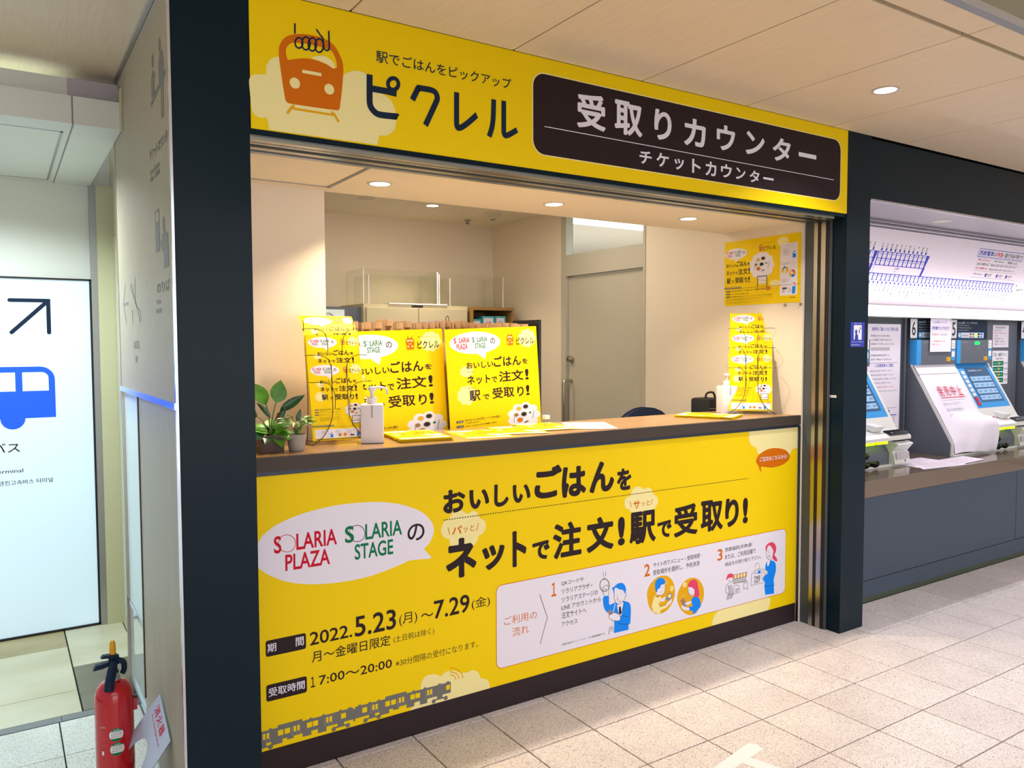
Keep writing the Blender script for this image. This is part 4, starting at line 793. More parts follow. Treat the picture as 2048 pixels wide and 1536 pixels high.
build(lathe([(.001, -.045), (.022, -.045), (.026, -.03), (.055, -.014), (.066, -.004), (.066, 0)], (1.269, 2.477, 2.45)), 'body', 'lamp_off', sd, 1)
build(lathe([(.001, -.047), (.020, -.047), (.020, -.040), (.001, -.040)], (1.269, 2.477, 2.45)), 'vent', 'black', sd)
sp = thing('sprinkler', (1.264, 2.845, 2.45), 'small ceiling sprinkler head behind the smoke detector', 'sprinkler')
build(lathe([(.001, -.022), (.016, -.022), (.016, -.008), (.03, -.003), (.03, 0)], (1.264, 2.845, 2.45)), 'head', 'steel', sp, 1); build(lathe([(.001, -.032), (.012, -.032), (.012, -.022)], (1.264, 2.845, 2.45), 12), 'deflector', 'grey', sp)
# glass smoke barrier hanging across the concourse ceiling
gb = thing('smoke_barrier', (1.5, -1.80, 2.10), 'clear glass smoke barrier hanging from the concourse ceiling in the top corner', 'barrier')
bx('glass', -.9, 4.0, -1.806, -1.800, 2.115, 2.513, 'barrier_glass', gb); bx('bottom_rail', -.9, 4.0, -1.812, -1.794, 2.100, 2.116, 'alu', gb)
# ================================================================ CAMPAIGN POSTERS (unit sheet: width 1, height 1.41, origin bottom left)
def bubble(cx, cz, rx, rz, tx, tz, lay=1, col='white'):
    pts = [(cx+rx*math.cos(math.radians(a)), cz+rz*math.sin(math.radians(a))) for a in range(-60, 282, 18)]
    return [('p', col, lay, pts, 0), ('p', col, lay+.1, [(cx-rx*.05, cz-rz*.8), (cx+rx*.42, cz-rz*.8), (tx, tz)], 0)]
def solaria(x, z, s):
    """the two shop names and the particle, x left, z centre line, s overall width"""
    o = []
    for dx, col, w2 in ((0, 'red', 'PLAZA'), (.42, 'green', 'STAGE')):
        o += [('t', col, 2, .03, 'S', x+s*dx, z+s*.005, x+s*(dx+.055), z+s*.115), ('t', col, 2, .03, 'LARIA', x+s*(dx+.125), z+s*.01, x+s*(dx+.36), z+s*.12), ('t', col, 2, .03, w2, x+s*(dx+.06), z-s*.12, x+s*(dx+.31), z-s*.012)]
        o.append(('l', 'dark' if dx else 'red', 3, s*.005, [(x+s*(dx+.082)+s*.045*math.cos(k*math.pi/8), z+s*.06+s*.05*math.sin(k*math.pi/8)) for k in range(17)], 0))
    o.append(('t', 'dark', 2, .02, 'の', x+s*.85, z-s*.04, x+s*.97, z+s*.08)); return o
def train_logo(x, z, w, strap=True):
    h = w*1.05; P = lambda a, b: (x+a*w, z+b*h)
    o = [('p', 'orange', 2, [P(.08, .45), P(.02, .75), P(.15, 1.05), P(.5, 1.12), P(.85, 1.05), P(.98, .75), P(.92, .2), P(.85, 0), P(.15, 0), P(.08, .2)], 1),
         ('p', 'cream', 3, [P(.18, .76), P(.25, .95), P(.5, 1.0), P(.75, .95), P(.82, .76), P(.5, .84)], 1), ('e', 'cream', 3, *P(.27, .28), w*.09, w*.09), ('e', 'cream', 3, *P(.73, .28), w*.09, w*.09), ('l', 'cream', 3, w*.06, [P(.35, .55), P(.65, .55)], 0),
         ('l', 'mustard', 1, w*.06, [P(.1, -.18), P(.22, -.05), P(.78, -.05), P(.9, -.18)], 0)]
    if strap: o += [('l', 'dark', 4, w*.05, [P(.3, 1.0), P(.3, 1.35)], 0), ('l', 'dark', 4, w*.05, [P(.7, 1.0), P(.72, 1.3)], 0), ('l', 'dark', 4, w*.05, [P(.3, .98), P(.72, .98)], 0)]
    return o
def cloud(cx, cz, rx, rz, col='cream', lay=1, n=9):
    o = [('e', col, lay, cx, cz, rx*.86, rz*.86)]
    for k in range(n): a = 2*math.pi*k/n; o.append(('e', col, lay+.05*(k+1), cx+rx*.74*math.cos(a), cz+rz*.74*math.sin(a), rx*.3, rz*.3))
    return o
def foods(cx, cz, s):
    o = []
    for dx, dz, r, c in ((-.35, .42, .16, 'mustard'), (.15, .5, .18, 'kick_brown'), (-.55, .05, .15, 'shelf_wood'), (0, .05, .19, 'kick_brown'), (-.3, -.28, .19, 'orange'), (.45, .1, .08, 'green')):
        o += [('e', 'lgrey', 3, cx+dx*s, cz+dz*s, r*s*1.25, r*s*.9), ('e', c, 4, cx+dx*s, cz+dz*s, r*s, r*s*.65)]
    o += [('l', 'dark', 3, s*.03, [(cx+.62*s, cz-.3*s), (cx+.75*s, cz+.2*s)], 0), ('l', 'dark', 3, s*.03, [(cx-.75*s, cz-.4*s), (cx-.68*s, cz+.0*s)], 0), ('l', 'ink', 3, s*.07, [(cx, cz-.48*s), (cx+.3*s, cz-.40*s)], 0)]
    return o
def headline(x, w, z1, z2, z3, h):
    """three heading lines from x, width w"""
    o = []
    def g(s, a, b, z, hh, bo=.035): o.append(('t', 'dark', 4, bo, s, x+w*a, z, x+w*b, z+hh))
    g('おいしい', 0, .42, z1, h*.62); g('ごはん', .43, .88, z1-.0*h, h*1.0); g('を', .90, 1.0, z1+h*.1, h*.5)
    g('ネット', 0, .36, z2, h*.85); g('で', .38, .47, z2+h*.02, h*.55); g('注文', .50, .91, z2, h*1.05, .03); g('!', .94, 1.0, z2, h*1.05)
    g('駅', .02, .19, z3, h*1.0, .028); g('で', .23, .33, z3+h*.02, h*.5); g('受取', .38, .74, z3, h*1.05, .028); g('り', .79, .90, z3, h*.95); g('!', .94, 1.0, z3, h*1.0)
    return o
def mini_man(x, z, s):
    return [('p', 'blue', 5, [(x-.5*s, z-s), (x+.5*s, z-s), (x+.55*s, z), (x+.2*s, z+.15*s), (x-.2*s, z+.1*s), (x-.4*s, z-.1*s)], 0), ('e', 'white', 6, x, z+.35*s, .25*s, .3*s), ('p', 'blue', 7, [(x-.28*s, z+.45*s), (x, z+.8*s), (x+.32*s, z+.6*s), (x+.25*s, z+.4*s)], 0), ('l', 'blue', 5, .2*s, [(x-.4*s, z-.1*s), (x-.55*s, z+.4*s)], 0), ('l', 'dark', 7, .08*s, [(x, z+.1*s), (x, z-.3*s)], 0)]
def small_lines(x, z, w, n, dz, h, col='dark', lay=2):
    return [('t', col, lay, .0, '株式会社西日本鉄道の駅構内受取りカウンターでお渡しいたします', x, z-dz*k, x+w*(1 if k < n-1 else .7), z-dz*k+h) for k in range(n)]
def poster_portrait():
    H = 1.414; e = []
    e += cloud(.885, H-.115, .10, .09); e += cloud(.19, H-.62, .10, .09); e += cloud(.20, H-.40, .07, .05)
    e += bubble(.31, H-.135, .27, .105, .40, H-.295) + solaria(.085, H-.135, .45)
    e += train_logo(.645, H-.175, .085) + [fit('駅でごはんをピックアップ', .765, H-.075, .012, 'dark', 2, .0, .19), ('t', 'dark', 3, .03, 'ピクレル', .755, H-.175, .965, H-.105)]
    e += headline(.20, .68, H-.375, H-.525, H-.68, .10)
    e += [fit('パッと!', .20, H-.415, .022, 'orange', 3, .02), fit('サッと!', .20, H-.57, .022, 'orange', 3, .02)]
    for z in (H-.405, H-.555): e.append(('d', 'mustard', 2, .002, (.20, z), (.86, z), .01))
    for k, (a, b) in enumerate([('期間', '2022.5.23(月)～7.29(金)'), ('受取時間', '17:00～20:00 ※30分間隔の受付'), ('受取場所', '西鉄福岡(天神)駅 中央口 チケットカウンター')]):
        z = H-.865-.045*k; e += [('rr', 'dark', 1, .065, z-.004, .135, z+.018, .004), fit(a, .072, z, .013, 'white', 2, .0, .055), fit(b, .15, z-.002, .028 if k == 0 else .013, 'dark', 2, .012, .38 if k == 0 else .34)]
    e += [fit('月～金曜日限定(土日祝は除く)', .155, H-.885, .012, 'dark', 2)]
    e += small_lines(.155, H-1.0, .33, 5, .016, .009)
    e += cloud(.80, H-.88, .185, .13, 'white') + foods(.80, H-.87, .16)
    e += [('l', 'dark', 4, .008, [(.74, H-1.165), (.74, H-.99), (.90, H-.99), (.90, H-1.165)], 0), ('rr', 'white', 3, .745, H-1.07, .895, H-.995, .002), ('rr', 'white', 3, .745, H-1.12, .895, H-1.078, .002), ('l', 'dark', 4, .006, [(.74, H-1.074), (.90, H-1.074)], 0), ('l', 'dark', 4, .006, [(.74, H-1.125), (.90, H-1.125)], 0), fit('受取りカウンター', .755, H-1.04, .013, 'ink_red', 5, .0, .12)]
    e += [('p', 'traingrey', 2, [(.0, H-1.165), (.40, H-1.165), (.40, H-1.135), (0, H-1.135)], 0), ('l', 'dark', 1, .003, [(0, H-1.172), (1, H-1.172)], 0)]
    for k in range(12): e.append(('p', 'yellow', 3, [(.01+.033*k, H-1.152), (.03+.033*k, H-1.152), (.03+.033*k, H-1.141), (.01+.033*k, H-1.141)], 0))
    e += [('rr', 'white', 2, .04, H-1.375, .96, H-1.215, .006), fit('ご利用の', .06, H-1.29, .013, 'orange', 3, 0, .06), fit('流れ', .075, H-1.312, .013, 'orange', 3, 0, .03)]
    for x in (.15, .41, .66): e += small_lines(x, H-1.25, .11, 3, .017, .008, 'ink', 3)
    q = mini_man(.335, H-1.31, .052)+[('e', 'mustard', 3, .49, H-1.325, .038, .034), ('e', 'blue', 4, .485, H-1.325, .015, .021), ('e', 'mustard', 3, .58, H-1.325, .038, .034), ('e', 'pink', 4, .585, H-1.322, .015, .021), ('rr', 'ink', 3, .68, H-1.35, .75, H-1.325, .003), ('e', 'pink', 4, .70, H-1.318, .010, .010), ('p', 'blue', 4, [(.80, H-1.365), (.84, H-1.365), (.845, H-1.30), (.80, H-1.30)], 0), ('e', 'pink', 4, .82, H-1.285, .014, .017)]
    e += q+[('e', 'red_pale', 4, .91, H-1.215, .05, .014)]
    return e
def poster_landscape():
    W, Hh = 1.414, 1.0; e = []
    e += cloud(1.10, .90, .10, .07) + cloud(.97, .30, .10, .05)
    e += bubble(.225, .80, .215, .085, .21, .67) + solaria(.035, .80, .38)
    e += train_logo(.665, .80, .075) + [fit('駅でごはんをピックアップ', .76, .905, .010, 'dark', 2, .0, .20), ('t', 'dark', 3, .03, 'ピクレル', .755, .80, .975, .865)]
    e += headline(.04, .46, .60, .475, .345, .085)
    e += cloud(.72, .58, .22, .20, 'white', 1, 11) + foods(.72, .59, .19)
    e += [('l', 'dark', 4, .012, [(.65, .265), (.65, .42), (.82, .42), (.82, .265)], 0), ('rr', 'white', 3, .66, .355, .81, .41, .002), ('rr', 'white', 3, .66, .31, .81, .345, .002), fit('受取りカウンター', .67, .37, .012, 'ink_red', 5, 0, .13)]
    e += [('l', 'dark', 2, .004, [(0, .262), (1.414, .262)], 0), ('p', 'traingrey', 2, [(0, .262), (.34, .262), (.34, .292), (0, .292)], 0)]
    for k in range(10): e.append(('p', 'yellow', 3, [(.01+.033*k, .276), (.03+.033*k, .276), (.03+.033*k, .286), (.01+.033*k, .286)], 0))
    for k, (a, b) in enumerate([('期間', '2022.5.23(月)～7.29(金) 月～金曜日限定'), ('受取時間', '17:00～20:00 ※30分間隔の受付'), ('受取場所', '西鉄福岡(天神)駅 ピクレルカウンターまたはご利用店舗')]):
        z = .215-.042*k; e += [('rr', 'dark', 1, .035, z-.005, .115, z+.018, .004), fit(a, .045, z, .012, 'white', 2, 0, .06), fit(b, .13, z-.002, .028 if k == 0 else .014, 'dark', 2, .012, .66 if k == 0 else (.35 if k == 1 else .78))]
    e += small_lines(.04, .098, .88, 2, .016, .009) + small_lines(.04, .05, .70, 2, .016, .009)
    e += bubble(.845, .232, .055, .022, .83, .19, 3, 'orange') + [fit('ご注文はこちらから!', .80, .226, .012, 'white', 4, 0, .09)]
    e += [('rr', 'white', 2, 1.06, .11, 1.36, .865, .004), fit('ご利用の流れ', 1.21, .825, .018, 'orange', 3, 0, .17, 'c'), ('l', 'lgrey', 3, .002, [(1.08, .80), (1.34, .80)], 0)]
    for k, z in enumerate((.755, .56, .32)): e.append(fit(str(k+1), 1.075, z, .028, 'orange', 3, .01)); e += small_lines(1.11, z+.015, .12 if k != 1 else .2, 5 if k == 0 else 3 if k == 2 else 2, .019, .010, 'ink', 3)
    e += mini_man(1.30, .70, .055) + [('e', 'mustard', 3, 1.145, .48, .058, .052), ('e', 'blue', 4, 1.135, .51, .024, .022), ('e', 'white', 5, 1.145, .48, .02, .024), ('e', 'cream', 4, 1.14, .45, .03, .018), ('e', 'mustard', 3, 1.275, .42, .058, .052), ('e', 'pink', 4, 1.285, .45, .026, .024), ('e', 'white', 5, 1.265, .43, .02, .022), ('e', 'blue', 4, 1.285, .39, .028, .022)]
    e += [('rr', 'ink', 3, 1.10, .20, 1.18, .225, .003), ('e', 'pink', 4, 1.11, .222, .012, .01), ('rr', 'lgrey', 3, 1.10, .15, 1.14, .20, .003), ('p', 'blue', 4, [(1.27, .13), (1.32, .13), (1.33, .215), (1.325, .235), (1.275, .235)], 0), ('e', 'white', 5, 1.295, .262, .018, .022), ('p', 'pink', 6, [(1.28, .272), (1.30, .292), (1.325, .28), (1.33, .235), (1.315, .25), (1.31, .275)], 0), ('l', 'ink', 4, .004, [(1.20, .16), (1.25, .165), (1.24, .21), (1.215, .21), (1.20, .16)], 0), fit('nishitetsu', 1.235, .068, .018, 'dark', 2, .02, .10)]
    return e
PP = poster_portrait(); PLs = poster_landscape(); prefetch(PP, PLs)
def bend(me, f):
    for v in me.vertices: v.co = f(v.co)
def sheet(name, w, h, entries, label, cat='poster', group=None, base='yellow', unit=None, back=None, curve=None, thick=.0006):
    """a sheet standing in its local X-Z plane facing local -Y, bottom centre at origin, with print on it"""
    b = bmesh.new(); n = 14 if curve else 1
    for k in range(n):
        box(-w/2, w/2, 0, thick, h*k/n, h*(k+1)/n, b)
    if curve: bmesh.ops.remove_doubles(b, verts=b.verts, dist=1e-5)
    t = build(b, name, base); t.data.transform(Matrix.Translation(Vector(t.location))); t.location = (0, 0, 0); ORG[t.name] = Vector((0, 0, 0))
    tag(t, label, cat, group)
    if entries:
        s = w/(unit or 1.0)
        o = draw(entries, (-w/2, 0, 0), (s, 0, 0), (0, 0, s), (0, -1, 0), t, 'print', eps=.00014)
        if curve:
            b = bmesh.new(); b.from_mesh(o.data)
            for k in range(1, n): bmesh.ops.bisect_plane(b, geom=b.verts[:]+b.edges[:]+b.faces[:], plane_co=(0, 0, h*k/n), plane_no=(0, 0, 1))
            b.to_mesh(o.data); b.free(); bend(o.data, curve)
    if curve: bend(t.data, curve)
    return t
def pose(o, loc, rz=0, rx=0, ry=0):
    """rx: lean back, ry: turn in the sheet's own plane, rz: turn about the vertical"""
    o.matrix_basis = Matrix.Translation(loc) @ Matrix.Rotation(rz, 4, 'Z') @ Matrix.Rotation(-rx, 4, 'X') @ Matrix.Rotation(ry, 4, 'Y'); return o
R = math.radians
# wall poster and its screws
wp = sheet('wall_poster', .513, .362, PLs, 'landscape yellow campaign poster stuck on the booth side wall', unit=1.414)
pose(wp, (1.6385, .288, 1.6855), R(-90), 0, 0)
for y, w_ in ((.125, 'below the wall poster, nearer its middle'), (.028, 'at the lower corner of the wall poster')):
    s_ = thing('wall_screw', (1.638, y, 1.674), 'small screw head on the booth side wall '+w_, 'screw')
    build(cyl((1.640, y, 1.674), (1.632, y, 1.674), .008, .006, 12), 'head', 'steel', s_); build(cyl((1.633, y, 1.674), (1.6315, y, 1.674), .003, .003, 8), 'slot', 'black', s_)
# the two big posters on the crate of paper bags
pa = sheet('campaign_poster', .556, .786, PP, 'big yellow poster on the paper bag crate, partly behind the flyer rack', group=None)
pb = copy_tree(pa); pb['label'] = 'big yellow poster on the paper bag crate, the fully visible one with a wrinkled top'
rotz = R(7.2)
pose(pb, (.127, .560, .8505), rotz, R(2), R(-2.3)); pose(pa, (-.414, .540, .8335), R(6), R(2), R(-2.3))
for o in (pa, pb): o.matrix_basis = o.matrix_basis @ Matrix.Diagonal((1, 1, .89, 1))
crate = thing('bag_crate', (-.13, .755, .745), 'dark crate holding kraft paper bags behind the two big posters', 'crate')
bx('side_board', .385, .400, .612, .85, .745, 1.592, 'black', crate); bx('side_board', -.665, -.650, .64, .85, .745, 1.50, 'black', crate)
bx('front_board', -.65, .385, .640, .646, .745, 1.48, 'kraft', crate); bx('rear_board', -.65, .385, .84, .85, .745, 1.50, 'black', crate); bx('bottom_board', -.65, .385, .646, .84, .745, .76, 'black', crate)
def paper_bag(w, h, d, label, group):
    """flat folded kraft bag standing on edge: front sheet, back sheet and the tucked gusset between them"""
    b = bmesh.new(); n = 7
    for k in range(1):
        prof = [(-w/2, 0), (-w/2+.001, d), (-w/2+w*.5, d*.55), (w/2-.001, d), (w/2, 0), (w/2-w*.5, .012)]
    b = prism([(-w/2, 0), (w*.12, d*.36), (w/2, d*.04), (w/2, d), (-w/2, d)], 2, 0, h)
    t = build(b, 'paper_bag', 'kraft'); t.data.transform(Matrix.Translation(Vector(t.location))); t.location = (0, 0, 0); ORG[t.name] = Vector((0, 0, 0))
    t2 = build(box(-w/2-.0004, w/2+.0004, d*.1, d*.9, h-.03, h-.027), 'folded_rim', 'shelf_wood', t)
    return tag(t, label, 'bag', group)
bag0 = paper_bag(.046, .80, .10, 'x', 'paper bags in the crate')
ORD = 'first second third fourth fifth sixth seventh eighth ninth tenth eleventh twelfth thirteenth fourteenth fifteenth sixteenth seventeenth eighteenth nineteenth twentieth twenty-first twenty-second twenty-third'.split()
xs = [-.615+.052*i for i in range(9)]+[-.145+.040*i for i in range(13)]
for i, x in enumerate(xs):
    o = bag0 if i == 0 else copy_tree(bag0)
    rnd = random.uniform(-1, 1); o.location = (x, .655+random.uniform(0, .02), .775+.008*rnd); o.rotation_euler = (R(random.uniform(-1, 2)), R(random.uniform(-.5, .5)), R(random.uniform(-4, 4)))
    if i > 8: o.scale = (.8, 1, 1.0)
    o['label'] = 'kraft paper bag %s in the crate behind the posters' % ('at the left end' if i == 0 else 'at the right end' if i == len(xs)-1 else ORD[i]+' from the left')
# flyer racks
def flyer_rack(label, flat=False):
    t = thing('flyer_rack', (0, 0, 0), label, 'rack')
    r = .0016
    for s in (-1, 1):
        p = [(s*.030, .005, .300), (s*.030, -.002, .215), (s*.034, -.012, .10), (s*.07, -.028, .035), (s*.10, -.035, .012), (s*.115, -.02, .0018), (s*.115, .10, .0018)]
        build(tube(p, r, 8, smooth=4), 'side_wire', 'wire', t, True)
        build(tube([(s*.100, .10, .002), (s*.100, .085, .15), (s*.100, .105, .30), (s*.100, .14, .47)], r, 8, smooth=4), 'back_wire', 'wire', t, True)
    for y, z, w in ((-.032, .235, .115), (.012, .335, .112), (.058, .435, .109)):
        for s in (-1, 1):
            p = [(s*(w+.004), y+.05, z), (s*w, y, z), (s*.075, y-.004, z), (s*.045, y-.004, z-.012), (s*.030, y-.004, z-.045), (s*.028, y, z-.10)]
            build(tube(p, r*.85, 6, smooth=4), 'tier_wire', 'wire', t, True)
    build(tube([(-.115, .10, .002), (.115, .10, .002)], r, 8), 'foot_wire', 'wire', t)
    for z, y in ((.02, -.02), (.12, .02), (.22, .068)): build(tube([(-.10, y, z), (.10, y, z)], r, 8), 'shelf_wire', 'wire', t)
    return t
fly = sheet('campaign_flyer', .21, .297, PP, 'x', 'flyer')
flyc = sheet('campaign_flyer', .21, .297, PP, 'x', 'flyer', curve=lambda c: Vector((c.x, c.y+max(0, (c.z-.14))**2*2.6, c.z-max(0, (c.z-.14))**2*.55)))
def put_rack(M_, who, first, curved):
    rk = flyer_rack('bent wire rack of yellow flyers on the counter '+who) if first is None else copy_tree(first)
    if first is not None: rk['label'] = 'bent wire rack of yellow flyers on the counter '+who
    rk.matrix_basis = M_
    for k, (y, z, lean, nm) in enumerate(((-.022, .016, 14, 'lowest'), (.026, .122, 13, 'middle'), (.074, .222, 11, 'highest'))):
        src = curved if (k == 2 and curved) else fly
        f = src if 'used' not in src else copy_tree(src); src['used'] = 1
        if 'used' in f and f is not src: del f['used']
        f['label'] = 'yellow flyer in the %s tier of the rack %s' % (nm, who); f['group'] = 'flyers in the wire rack '+who
        f.matrix_basis = M_ @ Matrix.Translation((.004*(k-1), y, z)) @ Matrix.Rotation(R(-lean), 4, 'X')
        # a few more sheets behind
        for q in (1,):
            g = src.copy(); COL.objects.link(g); g.parent = None
            if 'used' in g: del g['used']
            g['label'] = 'second yellow flyer tucked in the %s tier, rack %s' % (nm, who); g['group'] = 'flyers in the wire rack '+who
            g.matrix_basis = M_ @ Matrix.Translation((.004*(k-1)-.003*q, y+.0022*q, z+.001)) @ Matrix.Rotation(R(-lean), 4, 'X')
    return rk
rackL = put_rack(Matrix.Translation((-.782, .262, 1.096)) @ Matrix.Rotation(R(-4), 4, 'Z'), 'beside the potted plants', None, flyc)
rackR = put_rack(Matrix.Translation((1.500, .225, 1.096)) @ Matrix.Rotation(R(-46), 4, 'Z') @ Matrix.Scale(1.05, 4), 'at the side wall end', rackL, None)
for s_ in (fly, flyc):
    if 'used' in s_: del s_['used']
# sanitizer bottles
def sanitizer(label):
    t = thing('sanitizer_bottle', (0, 0, 0), label, 'bottle')
    build(box(-.0425, .0425, -.0425, .0425, 0, .148, bev=.006), 'bottle', 'white_plastic', t, 50)
    build(box(-.0035, .0035, -.0432, -.0420, .098, .146), 'level_window', 'lgrey', t)
    build(lathe([(.022, .147), (.022, .150), (.019, .152), (.019, .172), (.015, .175), (.001, .175)], (0, 0, 0)), 'collar', 'white_plastic', t, 30)
    build(lathe([(.007, .174), (.007, .192), (.010, .195), (.016, .205), (.016, .213), (.001, .214)], (0, 0, 0)), 'pump', 'white_plastic', t, 30)
    build(tube([(0, 0, .209), (.03, 0, .211), (.052, 0, .207), (.057, 0, .196), (.058, 0, .186)], [.0065, .0055, .0055, .005, .0045], 10, smooth=3), 'spout', 'white_plastic', t, True)
    return t
s1 = sanitizer('white square pump sanitizer bottle beside the flyer rack near the plants'); s2_ = copy_tree(s1); s2_['label'] = 'white square pump sanitizer bottle in front of the rack by the side wall'
s1.location = (-.668, .222, 1.0955); s1.rotation_euler = (0, 0, R(-25))
s2_.location = (1.432, .335, 1.0955); s2_.rotation_euler = (0, 0, R(-22))
# leaflet stacks and loose leaflets
def stack(name, corners_c, rz, n, label, cat='flyer', group=None):
    for k in range(n):
        o = fly.copy(); COL.objects.link(o); o.name = 'stacked_flyer'
        for ch in fly.children:
            c = ch.copy(); COL.objects.link(c); c.parent = o
        o['label'] = label + (', topmost' if k == n-1 else ', %s sheet down' % ORD[n-1-k]); o['group'] = group
        o.matrix_basis = Matrix.Translation((corners_c[0]+random.uniform(-.002, .002), corners_c[1]+random.uniform(-.002, .002), 1.0957+.0016*k)) @ Matrix.Rotation(rz+R(random.uniform(-1, 1)), 4, 'Z') @ Matrix.Rotation(R(-90), 4, 'X') @ Matrix.Translation((0, -.0006, -.1485))
stack('pile', (-.465, .262), R(-8), 9, 'yellow flyer in the pile beside the near pump bottle', group='pile of flyers by the near sanitizer')
stack('pile', (1.185, .235), R(28), 7, 'yellow flyer in the pile before the far pump bottle', group='pile of flyers by the far sanitizer')
for i, (x, y, rz) in enumerate([(-.19, .225, 80), (.02, .255, 72), (.21, .30, 84)]):
    o = copy_tree(fly); o.name = 'loose_flyer'; o['label'] = ['loose yellow flyer flat on the counter nearest the flyer pile', 'loose yellow flyer flat on the middle of the counter, between two others', 'loose yellow flyer flat on the counter next to the pink printed leaflet'][i]; o['group'] = 'loose flyers on the counter'
    o.matrix_basis = Matrix.Translation((x, y, 1.0957+.0012*i)) @ Matrix.Rotation(R(rz-90), 4, 'Z') @ Matrix.Rotation(R(-90), 4, 'X') @ Matrix.Translation((0, -.0006, -.1485))
lf = sheet('printed_leaflet', .21, .297, [('rr', 'red_pale', 1, .40, .9, .95, 1.2, .02), ('rr', 'white', 2, .45, .95, .9, 1.15, .02)]+small_lines(.08, 1.2, .26, 12, .07, .035, 'ink_red', 1)+small_lines(.45, .8, .45, 9, .07, .03, 'ink_red', 1), 'white and pink printed leaflet flat on the counter', 'leaflet', base='paper')
lf.matrix_basis = Matrix.Translation((.40, .235, 1.0965)) @ Matrix.Rotation(R(62-90), 4, 'Z') @ Matrix.Rotation(R(-90), 4, 'X') @ Matrix.Translation((0, -.0006, -.1485))
gb_ = thing('gel_bottle', (.279, .40, 1.0955), 'tiny clear bottle with white square cap behind the loose flyers', 'bottle')
build(lathe([(.012, 0), (.014, .003), (.014, .022), (.010, .026), (.001, .026)], (.279, .40, 1.0955)), 'vial', 'acrylic', gb_, True); bx('cap', .266, .292, .387, .413, 1.120, 1.138, 'white_plastic', gb_, .002)
# ---------------------------------------------------------------- plants
def leaf_bm(b, base, direction, L_, W_, up=(0, 0, 1), droop=.25, fold=.12, vein=None):
    """one leaf with midrib fold, pointed tip; direction = where it points"""
    d = Vector(direction).normalized(); u = Vector(up); s = d.cross(u).normalized(); n = s.cross(d).normalized(); base = Vector(base)
    prof = [(0, .05), (.08, .45), (.22, .85), (.42, 1.0), (.62, .86), (.8, .52), (.93, .18), (1, .01)]
    rows = []
    for t, w in prof:
        c = base + d*(L_*t) - n*(droop*L_*t*t)
        hw = W_/2*w
        rows.append([b.verts.new(c - s*hw + n*(fold*hw)), b.verts.new(c - s*hw*.5+n*fold*hw*.35), b.verts.new(c), b.verts.new(c + s*hw*.5+n*fold*hw*.35), b.verts.new(c + s*hw + n*(fold*hw))])
    for a, c in zip(rows, rows[1:]):
        for k in range(4): b.faces.new((a[k], a[k+1], c[k+1], c[k]))
    return b
def solid(b, t=.0008):
    r = bmesh.ops.solidify(b, geom=b.faces[:], thickness=t); return b
def leaf(parent, *a, m='leaf', **k):
    b = leaf_bm(bmesh.new(), *a, **k); solid(b); o = build(b, 'leaf', m, parent, True); return o
p1 = thing('potted_plant', (-1.078, .17, 1.0955), 'broad-leaved plant in a square dark wooden pot next to the left pillar', 'plant')
bm = bmesh.new()
for a in ((-1.118, -1.038, .130, .137), (-1.118, -1.038, .203, .210), (-1.118, -1.111, .137, .203), (-1.045, -1.038, .137, .203)): box(*a, 1.0955, 1.156, bm)
box(-1.111, -1.045, .137, .203, 1.0955, 1.10, bm); build(bm, 'pot', 'dark_wood', p1); bx('soil', -1.111, -1.045, .137, .203, 1.10, 1.148, 'soil', p1)
c0 = Vector((-1.075, .17, 1.148))
view = Vector((-.5, -.84, .0))
def stalk(pts, r=.0022, m='stem'): build(tube(pts, r, 6, smooth=4), 'stalk', m, p1, True)
stalk([c0, (-1.078, .168, 1.22), (-1.088, .165, 1.262)]); leaf(p1, (-1.088, .165, 1.262), (-.42, .1, .85), .092, .072, up=(.45, -.8, .3), droop=.12, m='leaf')
stalk([c0, (-1.066, .172, 1.21), (-1.052, .17, 1.268)]); leaf(p1, (-1.052, .17, 1.268), (.28, .1, .9), .083, .064, up=(.2, -.95, .3), droop=.1, m='leaf')
stalk([c0, (-1.06, .17, 1.20), (-1.035, .165, 1.235)]); leaf(p1, (-1.040, .165, 1.238), (.85, -.05, .52), .105, .034, up=(.3, -.8, .5), droop=.05, fold=.5, m='leaf_dark')
leaf(p1, (-1.055, .165, 1.205), (.45, -.1, .6), .06, .026, up=(.3, -.9, .2), droop=.05, fold=.5, m='leaf_dark')
leaf(p1, (-1.075, .165, 1.215), (-.5, -.1, .75), .07, .022, up=(.3, -.9, .2), fold=.4, m='leaf_dark')
stalk([c0, (-1.10, .168, 1.205), (-1.125, .165, 1.225)], .0016); leaf(p1, (-1.120, .162, 1.225), (-.6, -.2, .25), .05, .036, up=(0, -.9, .4), m='leaf_dark')
build(lathe([(.001, 0), (.005, .006), (.004, .014), (.001, .02)], (-1.050, .160, 1.212), 8), 'bud', 'bud', p1, True)
random.seed(11)
for k in range(20):
    a = random.uniform(0, 2*math.pi); rr_ = random.uniform(.3, 1)
    base = c0+Vector((.014*math.cos(a), .014*math.sin(a)-.008, random.uniform(.0, .03)))
    leaf(p1, base, (math.cos(a)*.9+.05, math.sin(a)*.8-.35, random.uniform(.0, .9)), random.uniform(.042, .066), random.uniform(.032, .046), up=(0, -.5, .8), droop=.45, fold=.2, m=['leaf_bright', 'leaf_bright', 'leaf', 'leaf_dark'][k % 4])
leaf(p1, (-1.058, .150, 1.165), (.12, -.5, -.55), .06, .05, up=(.1, -.8, .5), droop=.2, m='leaf'); leaf(p1, (-1.10, .150, 1.165), (-.5, -.4, -.1), .05, .042, up=(0, -.7, .6), droop=.3, m='leaf_dark')
p2 = thing('potted_plant', (-.985, .158, 1.0955), 'small variegated plant in a round grey concrete pot beside the wooden pot', 'plant')
